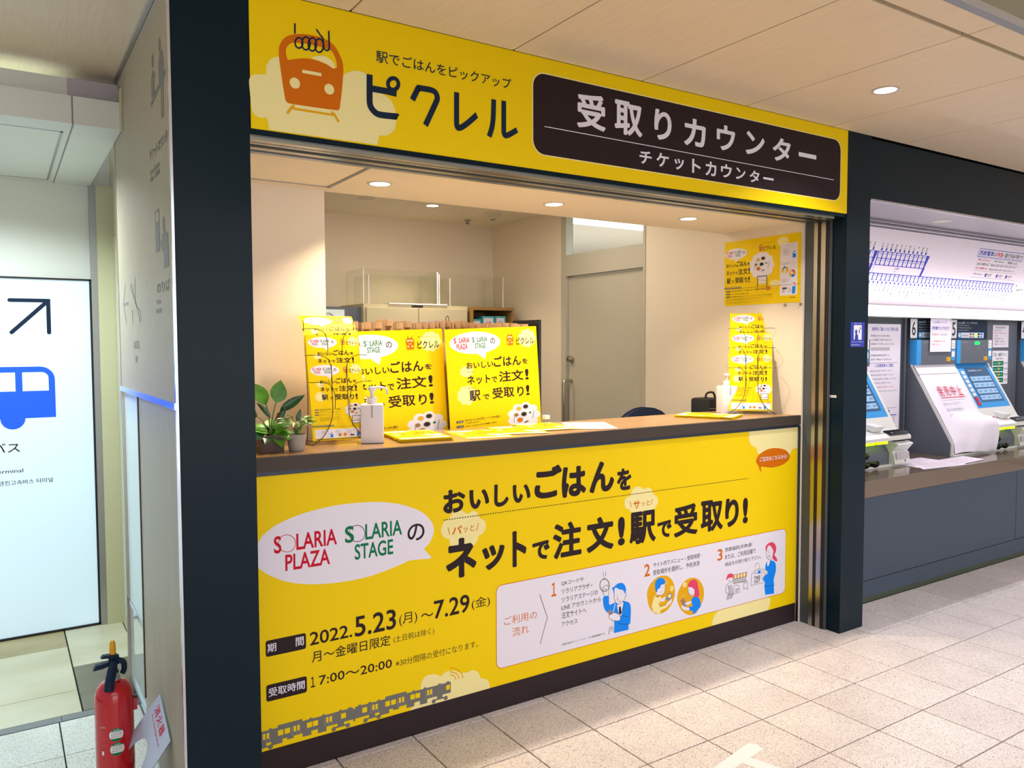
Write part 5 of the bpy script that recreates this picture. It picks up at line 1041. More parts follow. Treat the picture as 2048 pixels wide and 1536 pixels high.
build(lathe([(.026, 0), (.027, .002), (.034, .055), (.034, .058), (.031, .058), (.030, .050), (.001, .050)], (-.985, .158, 1.0955), 40), 'pot', 'concrete', p2, 40)
build(cyl((-.985, .158, 1.146), (-.985, .158, 1.149), .030, .030, 24), 'soil', 'soil', p2)
for k in range(16):
    a = random.uniform(0, 2*math.pi); base = Vector((-.985, .158, 1.149)); tip = base+Vector((.03*math.cos(a), .022*math.sin(a), random.uniform(.025, .065)))
    build(tube([base, (base+tip)/2+Vector((0, 0, .008)), tip], .0011, 5, smooth=3), 'stalk', 'stem', p2, True)
    leaf(p2, tip, (math.cos(a)-.1, math.sin(a)*.8-.25, random.uniform(-.2, .7)), random.uniform(.035, .055), random.uniform(.014, .021), up=(0, -.4, .9), droop=.4, fold=.4, m=['leaf_var', 'leaf_dark', 'leaf_var', 'leaf'][k % 4])
build(tube([(-.98, .155, 1.149), (-.965, .15, 1.185), (-.94, .15, 1.196), (-.918, .15, 1.186)], [.002, .002, .003, .003, .004, .004, .003, .002, .001, .001], 6, smooth=3), 'shoot', 'leaf_bright', p2, True)
leaf(p2, (-.985, .155, 1.20), (.35, -.1, .8), .045, .02, up=(.2, -.9, .3), m='leaf_dark'); leaf(p2, (-.99, .15, 1.19), (-.95, -.1, .35), .06, .024, up=(.1, -.8, .6), m='leaf_var')
# ---------------------------------------------------------------- inside the booth
wk = thing('work_desk', (.16, .69, 0), 'low work desk behind the counter carrying the paper bag crate', 'desk')
bx('desk_top', -.72, 1.05, .475, .90, .715, .745, 'counter_top', wk)
for x in (-.69, 1.0):
    for y in (.50, .85): bx('leg', x, x+.03, y, y+.03, 0, .715, 'grey', wk)
sc = thing('steel_cabinet', (.7075, 2.84, 0), 'beige two-door steel cabinet against the rear booth wall', 'cabinet')
bx('body', .287, 1.128, 2.615, 3.06, 0, 1.760, 'cabinet', sc)
for i, (a, b_) in enumerate(((.305, .7065), (.7105, 1.112))):
    d = bx('door', a, b_, 2.598, 2.616, .06, 1.735, 'cabinet', sc, .003); bx('handle', (b_-.05 if i == 0 else a+.02), (b_-.02 if i == 0 else a+.05), 2.590, 2.599, .92, 1.04, 'steel', d)
bx('name_plate', .66, .75, 2.612, 2.6155, 1.741, 1.754, 'black', sc)
dk = draw([('t', 'ink_white', 1, .0, 'SAFETY FIRST', .67, 1.744, .74, 1.751)], (0, 2.612, 0), XU, ZU, YN, sc, 'plate_lettering') if False else None
sh = thing('wooden_shelf', (1.345, 2.82, 0), 'open wooden shelf unit beside the steel cabinet with small boxes inside', 'shelf')
for a in ((1.149, 1.170, 2.60, 3.04, 0, 1.756), (1.520, 1.541, 2.60, 3.04, 0, 1.756)): bx('side_panel', *a, 'shelf_wood', sh)
bx('top_board', 1.170, 1.520, 2.60, 3.04, 1.734, 1.756, 'shelf_wood', sh); bx('back_panel', 1.170, 1.520, 3.02, 3.035, 0, 1.734, 'shelf_wood', sh)
for z in (1.47, 1.15, .8, .4, .05): bx('shelf_board', 1.170, 1.520, 2.615, 3.02, z, z+.018, 'shelf_wood', sh)
bxs = [(1.185, 1.275, 1.666, 'teal', 'narrow teal box at the dark end of the wooden shelf', '入浴'), (1.285, 1.395, 1.690, 'teal', 'teal and white printed box in the middle of the wooden shelf', '米俵'), (1.402, 1.500, 1.692, 'teal', 'teal-edged white box on the wooden shelf nearest the booth corner', '明治')]
for x0, x1, z1, m, lab, s_ in bxs:
    t = thing('small_box', ((x0+x1)/2, 2.72, 1.488), lab, 'box', 'small boxes on the wooden shelf')
    bx('carton', x0, x1, 2.66, 2.78, 1.488, z1, m, t); 
    draw([('rr', 'white', 1, x0+.012, 1.500, x1-.012, z1-.014, .01), ('t', 'ink_red', 2, .02, s_, x0+.03, z1-.075, x1-.03, z1-.04)], (0, 2.66, 0), XU, ZU, YN, t, 'print')
# acrylic partitions lying stacked on the cabinet
def acry(x0, x1, y0, y1, h, label, rz=0):
    t = thing('acrylic_partition', ((x0+x1)/2, (y0+y1)/2, 1.7605), label, 'partition', 'clear acrylic partitions on the steel cabinet')
    bx('sheet', x0, x1, y0, y0+.004, 1.7605, 1.7605+h, 'acrylic', t)
    bx('side_sheet', x0, x0+.004, y0+.005, y1, 1.7605, 1.7605+h, 'acrylic', t); bx('side_sheet', x1-.004, x1, y0+.005, y1, 1.7605, 1.7605+h, 'acrylic', t)
    for x in (x0, x1-.006): bx('edge', x-.001, x+.005, y0-.001, y0+.005, 1.7605, 1.7605+h, 'white', t)
    t.rotation_euler = (0, 0, R(rz)); return t
acry(.29, .88, 2.62, 2.95, .245, 'clear acrylic partition on the cabinet, the tallest and nearest one'); acry(.91, 1.48, 2.66, 2.98, .235, 'clear acrylic partition standing over the wooden shelf end'); acry(.38, 1.05, 2.74, 3.02, .215, 'clear acrylic partition behind the tallest one on the cabinet')
t = thing('flat_file', (.78, 2.75, 1.7605), 'thin white papers lying on top of the steel cabinet', 'papers'); bx('sheets', .48, .95, 2.605, 2.74, 1.7605, 1.770, 'paper', t)
gx = thing('wire_cage', (.12, 2.8, 0), 'grey case with a clear door left of the steel cabinet', 'case')
bx('body', -.20, .285, 2.66, 3.05, 0, 1.735, 'machine_grey', gx); bx('door', -.18, .16, 2.645, 2.66, .1, 1.715, 'panel_glass', gx)
build(tube([(-.02, 2.642, 1.66), (.05, 2.64, 1.69), (.11, 2.642, 1.62), (.12, 2.642, 1.50)], .004, 6, smooth=4), 'cord', 'lgrey', gx, True)
pk = thing('paper_carton', (-.025, .895, .746), 'white paper carton with a black clip behind the paper bags', 'carton')
bx('carton', -.094, .044, .875, .915, .746, 1.590, 'paper', pk); build(tube([(.007, .873, 1.58), (.004, .872, 1.60), (.012, .872, 1.613), (.020, .872, 1.60), (.017, .873, 1.58)], .0015, 6, smooth=3), 'clip', 'black', pk)
# chair
ch = thing('office_chair', (1.372, 1.1, 0), 'dark blue office chair whose rounded back shows above the counter', 'chair')
b = bmesh.new(); pts = [(.235*math.cos(a), .20*math.sin(a)) for a in [math.pi*k/12 for k in range(13)]]+[(-.21, -.16), (.21, -.16)]
prism([(1.372+x, .885+z) for x, z in pts], 1, .90, .945, b); bmesh.ops.bevel(b, geom=b.edges[:], offset=.008, segments=2, affect='EDGES'); build(b, 'backrest', 'chair_blue', ch, 50)
build(box(1.165, 1.580, .96, 1.38, .44, .51, bev=.02), 'seat', 'chair_blue', ch, 50)
build(tube([(1.372, .95, .84), (1.372, .94, .62), (1.372, 1.0, .43)], .02, 8, smooth=3), 'back_bar', 'black', ch)
build(cyl((1.372, 1.17, .08), (1.372, 1.17, .44), .025), 'column', 'black', ch)
for k in range(5):
    a = 2*math.pi*k/5+.9; build(tube([(1.372, 1.17, .10), (1.372+.20*math.cos(a), 1.17+.20*math.sin(a), .07)], [.022, .014], 8), 'leg', 'black', ch)
    build(cyl((1.372+.20*math.cos(a)-.01, 1.17+.20*math.sin(a), .026), (1.372+.20*math.cos(a)+.012, 1.17+.20*math.sin(a), .026), .025, seg=16), 'castor', 'black', ch)
pd = thing('pedestal', (1.55, .6, 0), 'grey drawer pedestal under the black carrying case', 'pedestal')
bx('body', 1.465, 1.636, .50, .715, 0, .744, 'machine_grey', pd)
for z in (.1, .31, .52): bx('drawer', 1.472, 1.630, .716, .722, z, z+.2, 'lgrey', pd)
bg = thing('soft_case', (1.55, .60, .746), 'black soft carrying case with a handle behind the far sanitizer bottle', 'bag')
build(box(1.510, 1.634, .53, .68, .746, 1.158, bev=.018), 'case', 'bag_black', bg, 50); build(tube([(1.53, .58, 1.154), (1.535, .575, 1.186), (1.585, .575, 1.190), (1.61, .58, 1.156)], .006, 8, smooth=3), 'handle', 'bag_black', bg, True)
b = tube([(1.510, .53, 1.10), (1.632, .53, 1.10)], .002, 6); build(b, 'zip', 'grey', bg)
# small labels and stickers near the right pillar
t = thing('name_label', (1.6626, -.145, 1.196), 'small white label strip on the inner face of the right pillar', 'label'); bx('strip', 1.6620, 1.6634, -.172, -.128, 1.197, 1.209, 'white_plastic', t); draw([('t', 'ink', 1, .0, '西日本鉄道', -.166, 1.200, -.134, 1.206)], (1.6620, 0, 0), (0, 1, 0), ZU, (-1, 0, 0), t, 'lettering')
t = thing('notice_sticker', (1.767, -.2135, 1.452), 'small dark blue sticker with white caller pictogram on the right pillar', 'sticker')
bx('plate', 1.709, 1.826, -.2140, -.2126, 1.452, 1.577, 'deepblue', t)
draw([('rr', 'ink_white', 1, 1.735, 1.488, 1.802, 1.562, .006), ('e', 'deepblue', 2, 1.755, 1.528, .009, .012), ('p', 'deepblue', 2, [(1.743, 1.488), (1.774, 1.488), (1.770, 1.512), (1.762, 1.518), (1.748, 1.516)], 0), ('e', 'deepblue', 2, 1.781, 1.530, .004, .010), ('p', 'deepblue', 2, [(1.785, 1.548), (1.797, 1.552), (1.795, 1.540)], 0), ('l', 'ink', 2, .002, [(1.783, 1.532), (1.793, 1.545)], 0),
      fit('防犯カメラ作動中', 1.738, 1.567, .006, 'ink_white', 1, .0, .06), fit('ご用の方はインターホンでお知らせください', 1.718, 1.475, .006, 'ink_white', 1, 0, .10), fit('Please talk to us', 1.718, 1.460, .007, 'ink_white', 1, .01, .07)], (0, -.2140, 0), XU, ZU, YN, t, 'print')
# ================================================================ FIRE EXTINGUISHER AND ITS SIGN PLATE
ex = thing('fire_extinguisher', (-1.578, .27, .004), 'red fire extinguisher standing on the floor by the left wall', 'extinguisher')
c = (-1.578, .27, .004); r = .0585
prof = [(.001, .0), (r-.006, .0), (r-.001, .006), (r, .014), (r, .295), (r*.97, .315), (r*.86, .335), (r*.66, .350), (.022, .358), (.020, .362), (.001, .362)]
build(lathe(prof, c, 48), 'cylinder', 'extinguisher_red', ex, 35)
build(lathe([(.001, .356), (.021, .356), (.021, .372), (.0175, .374), (.0175, .392), (.012, .398), (.001, .398)], c, 32), 'neck_ring', 'chrome', ex, 35)
cx, cy, cz = c
b = box(cx-.010, cx+.012, cy-.012, cy+.012, cz+.392, cz+.425); box(cx-.013, cx+.018, cy-.008, cy+.008, cz+.410, cz+.440, b); build(b, 'valve', 'navy', ex)
b = prism([(cx-.060, cz+.402), (cx-.052, cz+.418), (cx+.006, cz+.424), (cx+.006, cz+.414), (cx-.030, cz+.404)], 1, cy-.011, cy+.011); bmesh.ops.bevel(b, geom=b.edges[:], offset=.0015, segments=1, affect='EDGES'); build(b, 'lower_lever', 'navy', ex)
b = prism([(cx-.036, cz+.438), (cx-.030, cz+.446), (cx+.012, cz+.444), (cx+.014, cz+.430), (cx, cz+.434)], 1, cy-.010, cy+.010); build(b, 'upper_lever', 'navy', ex)
build(lathe([(.001, .438), (.008, .440), (.010, .455), (.009, .480), (.006, .490), (.001, .491)], c, 16), 'safety_pin', 'amber', ex, True)
build(tube([(cx+.002, cy-.016, cz+.425), (cx-.006, cy-.030, cz+.40), (cx-.016, cy-.052, cz+.372), (cx-.020, cy-.060, cz+.345)], [.010, .010, .013, .015], 12, smooth=3), 'hose', 'navy', ex, True)
build(tube([(cx+.012, cy-.004, cz+.425), (cx+.030, cy-.008, cz+.415), (cx+.032, cy-.010, cz+.392), (cx+.026, cy-.010, cz+.378)], .009, 10, smooth=3), 'hose_clip', 'navy', ex, True)
bx('pin_guard', cx-.034, cx-.028, cy-.006, cy+.006, cz+.382, cz+.404, 'lgrey', ex)
b = box(cx+r-.004, cx+r+.010, cy-.012, cy+.010, cz+.245, cz+.285); build(b, 'nozzle_holder', 'extinguisher_red', ex); bx('nozzle_tip', cx+r+.001, cx+r+.011, cy-.010, cy+.008, cz+.283, cz+.292, 'black', ex)
def curved(entries, ang0, z0, name, parent):
    """print wrapped round the cylinder: x along the circumference from ang0"""
    o = draw(entries, (0, 0, 0), XU, ZU, YN, parent, name)
    org = ORG[parent.name]; b = bmesh.new(); b.from_mesh(o.data)
    for k in range(-25, 26): bmesh.ops.bisect_plane(b, geom=b.verts[:]+b.edges[:]+b.faces[:], plane_co=(.003*k-org.x, 0, 0), plane_no=(1, 0, 0))
    b.to_mesh(o.data); b.free()
    for v in o.data.vertices:
        p = v.co+org; a = ang0+p.x/r; rr_ = r+.0004-p.y
        v.co = Vector((cx+rr_*math.cos(a), cy+rr_*math.sin(a), z0+p.z))-org
    return o
def roundel(x, z):
    R_ = .0215; o = [('e', 'green', 1, x, z, R_, R_)]
    pts = [(x+R_*.98*math.cos(math.radians(a)), z+R_*.98*math.sin(math.radians(a))) for a in list(range(-38, 39, 6))+list(range(142, 219, 6))]
    o.append(('p', 'ink_white', 2, pts, 0))
    o += [fit('点検済証', x, z+R_*.66, .0042, 'ink_white', 3, .01, .018, 'c')] + [('t', 'ink', 3, .0, s, x-.016, z+.007-.0075*k, x+.016, z+.011-.0075*k) for k, s in enumerate(['次回点検 令和5年', '点検者 設備', '異常なし'])]
    return o
view_a = math.atan2(-2.6079-cy, -1.8662-cx)
D_ = roundel(.004, .200)+roundel(.006, .152)
D_ += [fit('蓄圧式粉末', -.046, .225, .005, 'ink_white', 1, 0, .018)]+[('t', 'red_pale', 1, .0, '使用方法 安全栓を引き抜く', -.046, .21-.011*k, -.028, .215-.011*k) for k in range(5)]+[('rr', 'ink_white', 1, -.042, .135, -.035, .148, .001)]
curved([(e if e[0] != 'x' else e) for e in D_], view_a, .0, 'labels', ex)
# white plate: leans on the wall and runs down under the extinguisher
pt = thing('extinguisher_sign', (-1.52, .35, .002), 'white plate sign with a round hole under the fire extinguisher, leaning on the wall', 'sign')
A_ = Vector((-1.450, .160, .313)); B_ = Vector((-1.450, .008, .240)); C_0 = Vector((-1.655, .27, .004)); 
U_ = (B_-A_); lu = U_.length; U_.normalize(); Dn = (Vector((-1.622, .32, .0))-A_); Dn = (Dn-U_*Dn.dot(U_)); Dn.normalize(); Nn = U_.cross(Dn).normalized()
if Nn.z < 0: Nn = -Nn
Lp = .395; hc = Vector((lu*.50, .235)); hr = (.064, .125)
b = bmesh.new(); n = 48; outer = []; inner = []
for k in range(n):
    a = 2*math.pi*k/n; dx, dy = math.cos(a), math.sin(a)
    inner.append((hc.x+hr[0]*dx, hc.y+hr[1]*dy))
    ts = []
    if dx > 1e-6: ts.append((lu+.018-hc.x)/dx)
    if dx < -1e-6: ts.append((-.018-hc.x)/dx)
    if dy > 1e-6: ts.append((Lp-hc.y)/dy)
    if dy < -1e-6: ts.append((0-hc.y)/dy)
    t_ = min(ts); outer.append((hc.x+t_*dx, hc.y+t_*dy))
def pp(q, off=0): 
    v = A_+U_*q[0]+Dn*q[1]+Nn*off; v.z = max(v.z, .001+off); return v
for off in (0, .002):
    vi = [b.verts.new(pp(q, off)) for q in inner]; vo = [b.verts.new(pp(q, off)) for q in outer]
    for k in range(n): b.faces.new((vi[k], vi[(k+1) % n], vo[(k+1) % n], vo[k]))
build(b, 'plate', 'sign_plate', pt)
draw([('t', 'ink_red', 1, .03, s, .014+.040*i, -.045, .014+.040*i+.034, -.013) for i, s in enumerate('消火器')]+[fit('Fire Extinguisher', .02, -.066, .012, 'ink_red', 1, .01, .13)], A_+Nn*.002, U_, -Dn, Nn, pt, 'lettering')
# tape mark on the floor
tp = thing('floor_tape', (.31, -.76, 0), 'white T-shaped tape mark on the tiled floor in front of the counter', 'tape')
def quad(pts, z0, z1, name, m, parent): b = prism(pts, 2, z0, z1); return build(b, name, m, parent)
quad([(.155, -.752), (.405, -.700), (.425, -.722), (.418, -.758), (.165, -.800)], .0002, .0012, 'tape_strip', 'tape', tp)
quad([(.278, -.775), (.330, -.765), (.395, -.96), (.340, -.98)], .0002, .0009, 'tape_strip', 'tape', tp)
# ================================================================ TICKET MACHINE BAY
XR = 6.6
struct(bx('beam_bay', 1.858, XR, -.2125, .05, 2.200, 2.500, 'dark_steel'))
struct(bx('trim_bay', 1.858, XR, -.2150, -.205, 2.192, 2.202, 'chrome'))
bs = struct(bx('ceiling_bay', 1.858, XR, -.205, .62, 2.1975, 2.24, 'bay_soffit'))
for y0, y1, m in ((.13, .16, 'grey'), (.175, .215, 'black'), (.225, .235, 'white'), (.24, .27, 'black')): bx('soffit_slot', 1.86, XR, y0, y1, 2.186, 2.1975, m, bs)
struct(bx('wall_bay_rear', 1.74, XR, .58, .64, .60, 2.20, 'bay_back')); struct(bx('wall_bay_side', 1.70, 1.75, .02, .60, .60, 2.20, 'bay_back'))
fb = struct(build(box(1.70, XR, .012, .50, .03, .60), 'wall_bay_front', 'bay_metal'))
for i in range(6):
    x0 = [1.70, 3.93, 5.5, 6.0, 6.3, 6.5][i]; x1 = [3.925, 5.495, 5.995, 6.295, 6.495, XR][i]
    bx('front_panel', x0, x1, -.002, .012, .129, .600, 'bay_metal', fb)
bx('lower_panel', 1.70, XR, -.002, .012, .032, .125, 'bay_metal', fb); bx('plinth', 1.70, XR, .0, .012, 0, .032, 'plinth', fb)
bc = thing('ticket_counter', (4.0, .25, .6), 'glossy brown counter ledge below the ticket machines', 'counter')
build(box(1.70, XR, -.006, .58, .602, .697, bev=.002), 'counter_top', 'bay_counter', bc)
downlight(2.888, -.015, 2.199, .05, 'lamp_off', 'unlit round downlight in the soffit over the fare map')
tl = thing('tube_light', (4.0, .42, 1.655), 'long bright white tube light between the fare map and the machines', 'light')
bx('cover', 1.76, XR, .405, .44, 1.655, 1.712, 'tube', tl); bx('housing', 1.76, XR, .44, .58, 1.648, 1.722, 'white_panel', tl); bx('lip', 1.76, XR, .40, .44, 1.716, 1.722, 'lgrey', tl)
area('map_wash_lamp', (4.1, .30, 1.735), 4.6, 7, (1, .93, .97), rot=(R(180-38), 0, 0), shape='RECTANGLE', sy=.03, spread=150)
area('machine_lamp', (4.1, .385, 1.68), 4.6, 16, (.97, .95, 1), rot=(R(-30), 0, 0), shape='RECTANGLE', sy=.03, spread=160)
# fare map, tilted forward at its top
ta = R(19); MV = Vector((0, -math.sin(ta), math.cos(ta))); MN = Vector((0, -math.cos(ta), -math.sin(ta))); MO = Vector((0, .46, 1.74))
fm = thing('fare_map', (4.0, .46, 1.74), 'wide white railway fare map tilted over the ticket machines', 'map')
b = bmesh.new(); P = [MO+MV*v+MN*o for v, o in ((-.012, 0), (.478, 0), (.478, -.012), (-.012, -.012))]
build(prism([(p.y, p.z) for p in P], 0, 1.76, XR, b), 'sheet', 'map_sheet', fm)
P = [MO+MV*v+MN*o for v, o in ((-.020, .006), (-.008, .006), (-.008, -.012), (-.020, -.012))]; build(prism([(p.y, p.z) for p in P], 0, 1.76, XR), 'bottom_frame', 'lgrey', fm)
F_ = []
x = 2.04; k = 0
NM = '薬院 平尾 高宮 大橋 井尻 雑餉隈 春日原 白木原 下大利 都府楼前 二日市 紫 朝倉街道 桜台 筑紫 津古 三国が丘 三沢 大保 小郡 端間 味坂 宮の陣 櫛原 久留米 花畑 試験場前 津福 安武 大善寺 三潴 犬塚 大溝 八丁牟田 蒲池 矢加部 柳川 徳益 塩塚 中島 江の浦 開 渡瀬 倉永 東甘木 銀水 新栄町 大牟田'.split()
F_.append(('p', 'deepblue', 1, [(1.9, .146), (4.692, .146), (4.692, .194), (1.9, .194)], 0))
for k in range(56):
    x = 2.055+.0475*k
    if x > 4.67: break
    F_ += [('rr', 'white', 2, x, .149, x+.036, .189, .006), ('t', 'ink', 3, .02, str(160+10*(k % 40)), x+.006, .173, x+.030, .184), ('t', 'ink_red', 3, .0, str(80+5*(k % 40)), x+.008, .156, x+.028, .165),
           ('rr', 'deepblue', 1, x+.012, .112, x+.028, .140, .003), ('rr', 'ink_white', 2, x+.015, .116, x+.025, .126, .002)]
    nm = NM[k % len(NM)]; col = ['ink', 'ink', 'ink', 'red_pale', 'ink', 'green', 'ink', 'ink'][(k*5) % 8]
    for i, c_ in enumerate(nm[:4]): F_.append(('t', col, 2, .0, c_, x+.008, .092-.019*i, x+.026, .107-.019*i))
for xa, n in ((2.845, 11), (2.20, 12)):
    F_.append(('p', 'deepblue', 1, [(xa-.014, .244), (xa+n*.0505, .244), (xa+n*.0505+.022, .334), (xa-.014, .334)], 0))
    F_ += [('p', 'deepblue', 1, [(xa+n*.0505-.028, .19), (xa+n*.0505-.004, .19), (xa+n*.0505+.010, .25), (xa+n*.0505-.016, .25)], 0), ('l', 'deepblue', 1, .003, [(xa-.012, .244), (xa-.012, .194)], 0), fit('太宰府', xa+.22, .222, .016, 'deepblue', 2, .01), fit('Dazaifu', xa+.22, .208, .007, 'deepblue', 2)]
    for k in range(n):
        x = xa-.004+.0505*k
        F_ += [('rr', 'white', 2, x, .292, x+.038, .330, .006), ('rr', 'white', 2, x, .249, x+.038, .287, .006)]
        for z in (.300, .257): F_ += [('t', 'ink', 3, .02, str(300+10*k), x+.006, z+.013, x+.032, z+.024), ('t', 'ink_red', 3, .0, str(150+5*k), x+.008, z-.003, x+.030, z+.007)]
        F_ += [('rr', 'deepblue', 1, x+.010, .338, x+.026, .356, .002)]
        for i, c_ in enumerate(NM[(k+3) % len(NM)][:3]): F_.append(('t', 'ink', 2, .0, c_, x+.008, .385-.0155*i-.01, x+.024, .398-.0155*i-.01))
F_ += [('rr', 'deepblue', 1, 4.010, .368, 4.672, .427, .002), ('rr', 'map_sheet', 2, 4.014, .372, 4.668, .423, .002), fit('西鉄電車', 4.028, .379, .036, 'deepblue', 3, .03, .20), fit('は', 4.235, .381, .028, 'ink', 3, .02, .035), fit('特急', 4.278, .379, .036, 'ink_red', 3, .03, .085), fit('・', 4.370, .39, .012, 'ink', 3, .02, .01), fit('急行', 4.388, .379, .036, 'green', 3, .03, .085), fit('料金不要です', 4.478, .380, .032, 'ink', 3, .02, .18)]
F_ += [fit('特急 Limited Express', 4.04, .338, .016, 'ink_red', 2, .01, .17), fit('急行 Express', 4.27, .338, .016, 'green', 2, .01, .14), fit('普通 Local', 4.47, .338, .016, 'ink', 2, .01, .14)]
for z, s_, c_ in ((.308, '上段 大人運賃 Adult', 'ink'), (.278, '下段 小児運賃 Child', 'ink_red')): F_ += [fit(s_, 4.04, z, .017, c_, 2, .01, .17), fit('乗車券はお降りの駅までお買い求めください', 4.24, z, .014, 'ink', 2, .0, .38)]
for z in (.325, .267, .218, .360): F_.append(('l', 'ink_grey', 2, .002, [(4.03, z), (4.66, z)], 0))
F_ += [fit('凡例 Legend', 4.04, .236, .014, 'ink', 2, .0, .13)]
for x in (4.21, 4.37, 4.51): F_ += [('rr', 'deepblue', 2, x, .228, x+.022, .252, .002), fit('乗換駅', x+.028, .240, .010, 'ink', 2, 0, .07), fit('Transfer', x+.028, .229, .007, 'ink', 2, 0, .06)]
F_ += [fit('円', 4.72, .168, .018, 'ink', 2, .02), ('l', 'ink', 2, .004, [(4.78, .150), (4.86, .150)], 0), fit('※運賃表示', 4.745, .14, .01, 'ink', 2)]
draw(F_, MO, XU, MV, MN, fm, 'network_print', eps=.0002)
# machines
def plateless(e): return e
SL0, SL1 = Vector((0, .546, 1.314)), Vector((0, .246, .781))      # top and foot of the sloped face
SLv = (SL0-SL1).normalized(); SLn = Vector((0, -SLv.z, SLv.y)); SL = (SL0-SL1).length
def slope_pt(x, s, off): return Vector((x, 0, 0))+SL1+SLv*s+SLn*off
def slab_on_slope(x0, x1, s0, s1, o0, o1, name, m, parent):
    P = [slope_pt(0, s, o) for s, o in ((s0, o0), (s1, o0), (s1, o1), (s0, o1))]
    return build(prism([(p.y, p.z) for p in P], 0, x0, x1), name, m, parent)
def machine(X, label, num, covered=False):
    W = .522; t = thing('ticket_machine', (X+W/2, .42, .697), label, 'ticket machine', 'ticket machines in the bay')
    body = [(.575, .697), (.575, 1.660), (.552, 1.660), (.552, 1.318), (.546, 1.314), (.246, .781), (.246, .697)]
    build(prism(body, 0, X, X+W), 'body', 'machine_grey', t)
    for s_ in (0, 1):
        x0 = X-.001 if s_ == 0 else X+W-.024
        P = [slope_pt(0, SL, 0), slope_pt(0, SL, .016), slope_pt(0, 0, .016), Vector((0, .232, .755)), Vector((0, .232, .700)), Vector((0, .250, .700)), slope_pt(0, 0, 0)]
        build(prism([(p.y, p.z) for p in P], 0, x0, x0+.025), 'side_trim', 'machine_white', t)
    u = bx('display_unit', X+.055, X+W-.005, .500, .553, 1.318, 1.494, 'machine_grey', t); bx('blue_side', X, X+.055, .500, .553, 1.318, 1.494, 'machine_blue', t)
    UL = [fit('自動券売機', X+.075, 1.468, .015, 'ink_grey', 1, .0, .09), fit('きっぷ', X+.15, 1.425, .014, 'ink_grey', 1, 0, .06), fit('Ticket', X+.28, 1.425, .012, 'ink_grey', 1, 0, .045),
          ('rr', 'ink_white', 1, X+.455, 1.43, X+.505, 1.492, .002), ('rr', 'machine_blue', 1, X+.455, 1.345, X+.505, 1.425, .002), ('rr', 'ink_white', 2, X+.460, 1.37, X+.500, 1.41, .002), ('rr', 'mustard', 1, X+.39, 1.338, X+.445, 1.368, .002), fit('IC', X+.40, 1.345, .014, 'ink', 2, .02)]
    if not covered: UL.append(('rr', 'green_led', 1, X+.25, 1.458, X+.325, 1.482, .011))
    UL += [fit(s_, X+.462, 1.477-.018*i, .010, 'ink', 2, 0, .035) for i, s_ in enumerate(('おつり', '硬貨', '紙幣'))]
    draw(UL, (0, .500, 0), XU, ZU, YN, t, 'display_print')
    bx('number_board', X-.012, X+W+.002, .545, .552, 1.500, 1.645, 'navy', t)
    NB = [('rr', 'ink_white', 1, X-.008, 1.506, X+.078, 1.642, .003), ('t', 'ink', 2, .02, num, X+.012, 1.525, X+.058, 1.625)]
    NB += [fit('nimocaの購入・チャージができます', X+.095, 1.615, .016, 'ink_white', 1, .01, .28)]+[fit('You can buy or charge nimoca here', X+.095, 1.598-.018*i, .009, 'ink_white', 1, 0, .16+.03*(i % 2)) for i in range(3)]
    NB += [('rr', 'machine_blue', 1, X+.095, 1.506, X+.475, 1.552, .002), ('rr', 'ink_white', 2, X+.14, 1.510, X+.47, 1.548, .002), fit('nimoca', X+.15, 1.522, .015, 'machine_blue', 3, .02, .09), ('e', 'ink_white', 2, X+.118, 1.529, .014, .014)]
    for i, c_ in enumerate(('pink', 'teal', 'lime', 'ink', 'blue')): NB.append(('rr', c_, 3, X+.26+.04*i, 1.530, X+.29+.04*i, 1.545, .005)); NB.append(('rr', c_, 3, X+.262+.04*i, 1.513, X+.288+.04*i, 1.523, .002))
    draw(NB, (0, .545, 0), XU, ZU, YN, t, 'number_print')
    slab_on_slope(X+.024, X+W-.024, .235, SL+.004, 0, .012, 'touch_panel', 'machine_blue', t)
    if not covered:
        sc_ = slab_on_slope(X+.13, X+W-.065, .285, SL-.045, .012, .0145, 'screen', 'screen', t)
        q = [('p', 'screen_line', 1, [(X+.145, .30+.052*i), (X+W-.085, .30+.052*i), (X+W-.085, .338+.052*i), (X+.145, .338+.052*i)], 0) for i in range(4)]
        q += [fit('%d0円' % (17+4*i+3*j), X+.16+.075*j, .309+.052*i, .018, 'screen', 2, .01, .045) for i in range(4) for j in range(4)]+[fit('ご希望の金額を押してください', X+.16, SL-.075, .014, 'ink_white', 1, .0, .2)]
        draw(q, SL1+SLn*.0145, XU, SLv, SLn, t, 'screen_print', eps=.0002)
        for i in range(8): slab_on_slope(X+.055, X+.095, .262+.036*i, .290+.036*i, .012, .018, 'price_button', 'machine_white' if i > 1 else 'ink_red', t)
        slab_on_slope(X+.024, X+W-.024, .150, .236, 0, .016, 'lower_panel', 'machine_white', t)
        D0 = [(.345, .930), (.235, .905), (.205, .885), (.205, .865), (.240, .862), (.345, .862)]
        build(prism(D0, 0, X+.02, X+W-.005), 'deck', 'machine_white', t)
        b = prism([(.262, .915), (.212, .897), (.212, .905), (.262, .922)], 0, X+.30, X+.505); build(b, 'card_display', 'gloss_black', t)
        draw([fit('100', 0.02, .01, .010, 'ink_white', 1, .01)], (X+.31, .212, .905), XU, Vector((0, .05, .017)).normalized(), Vector((0, -.017, .05)).normalized(), t, 'display_figures')
        b = prism([(.27, .917), (.245, .950), (.33, .965), (.33, .935)], 0, X+.20, X+.29); build(b, 'coin_hopper', 'machine_white', t)
        build(prism([(.33, .93), (.30, .935), (.30, .925), (.33, .92)], 0, X+.06, X+.16), 'coin_slot', 'ink_red', t)
        bx('recess', X+.02, X+.34, .30, .34, .72, .865, 'machine_white', t)
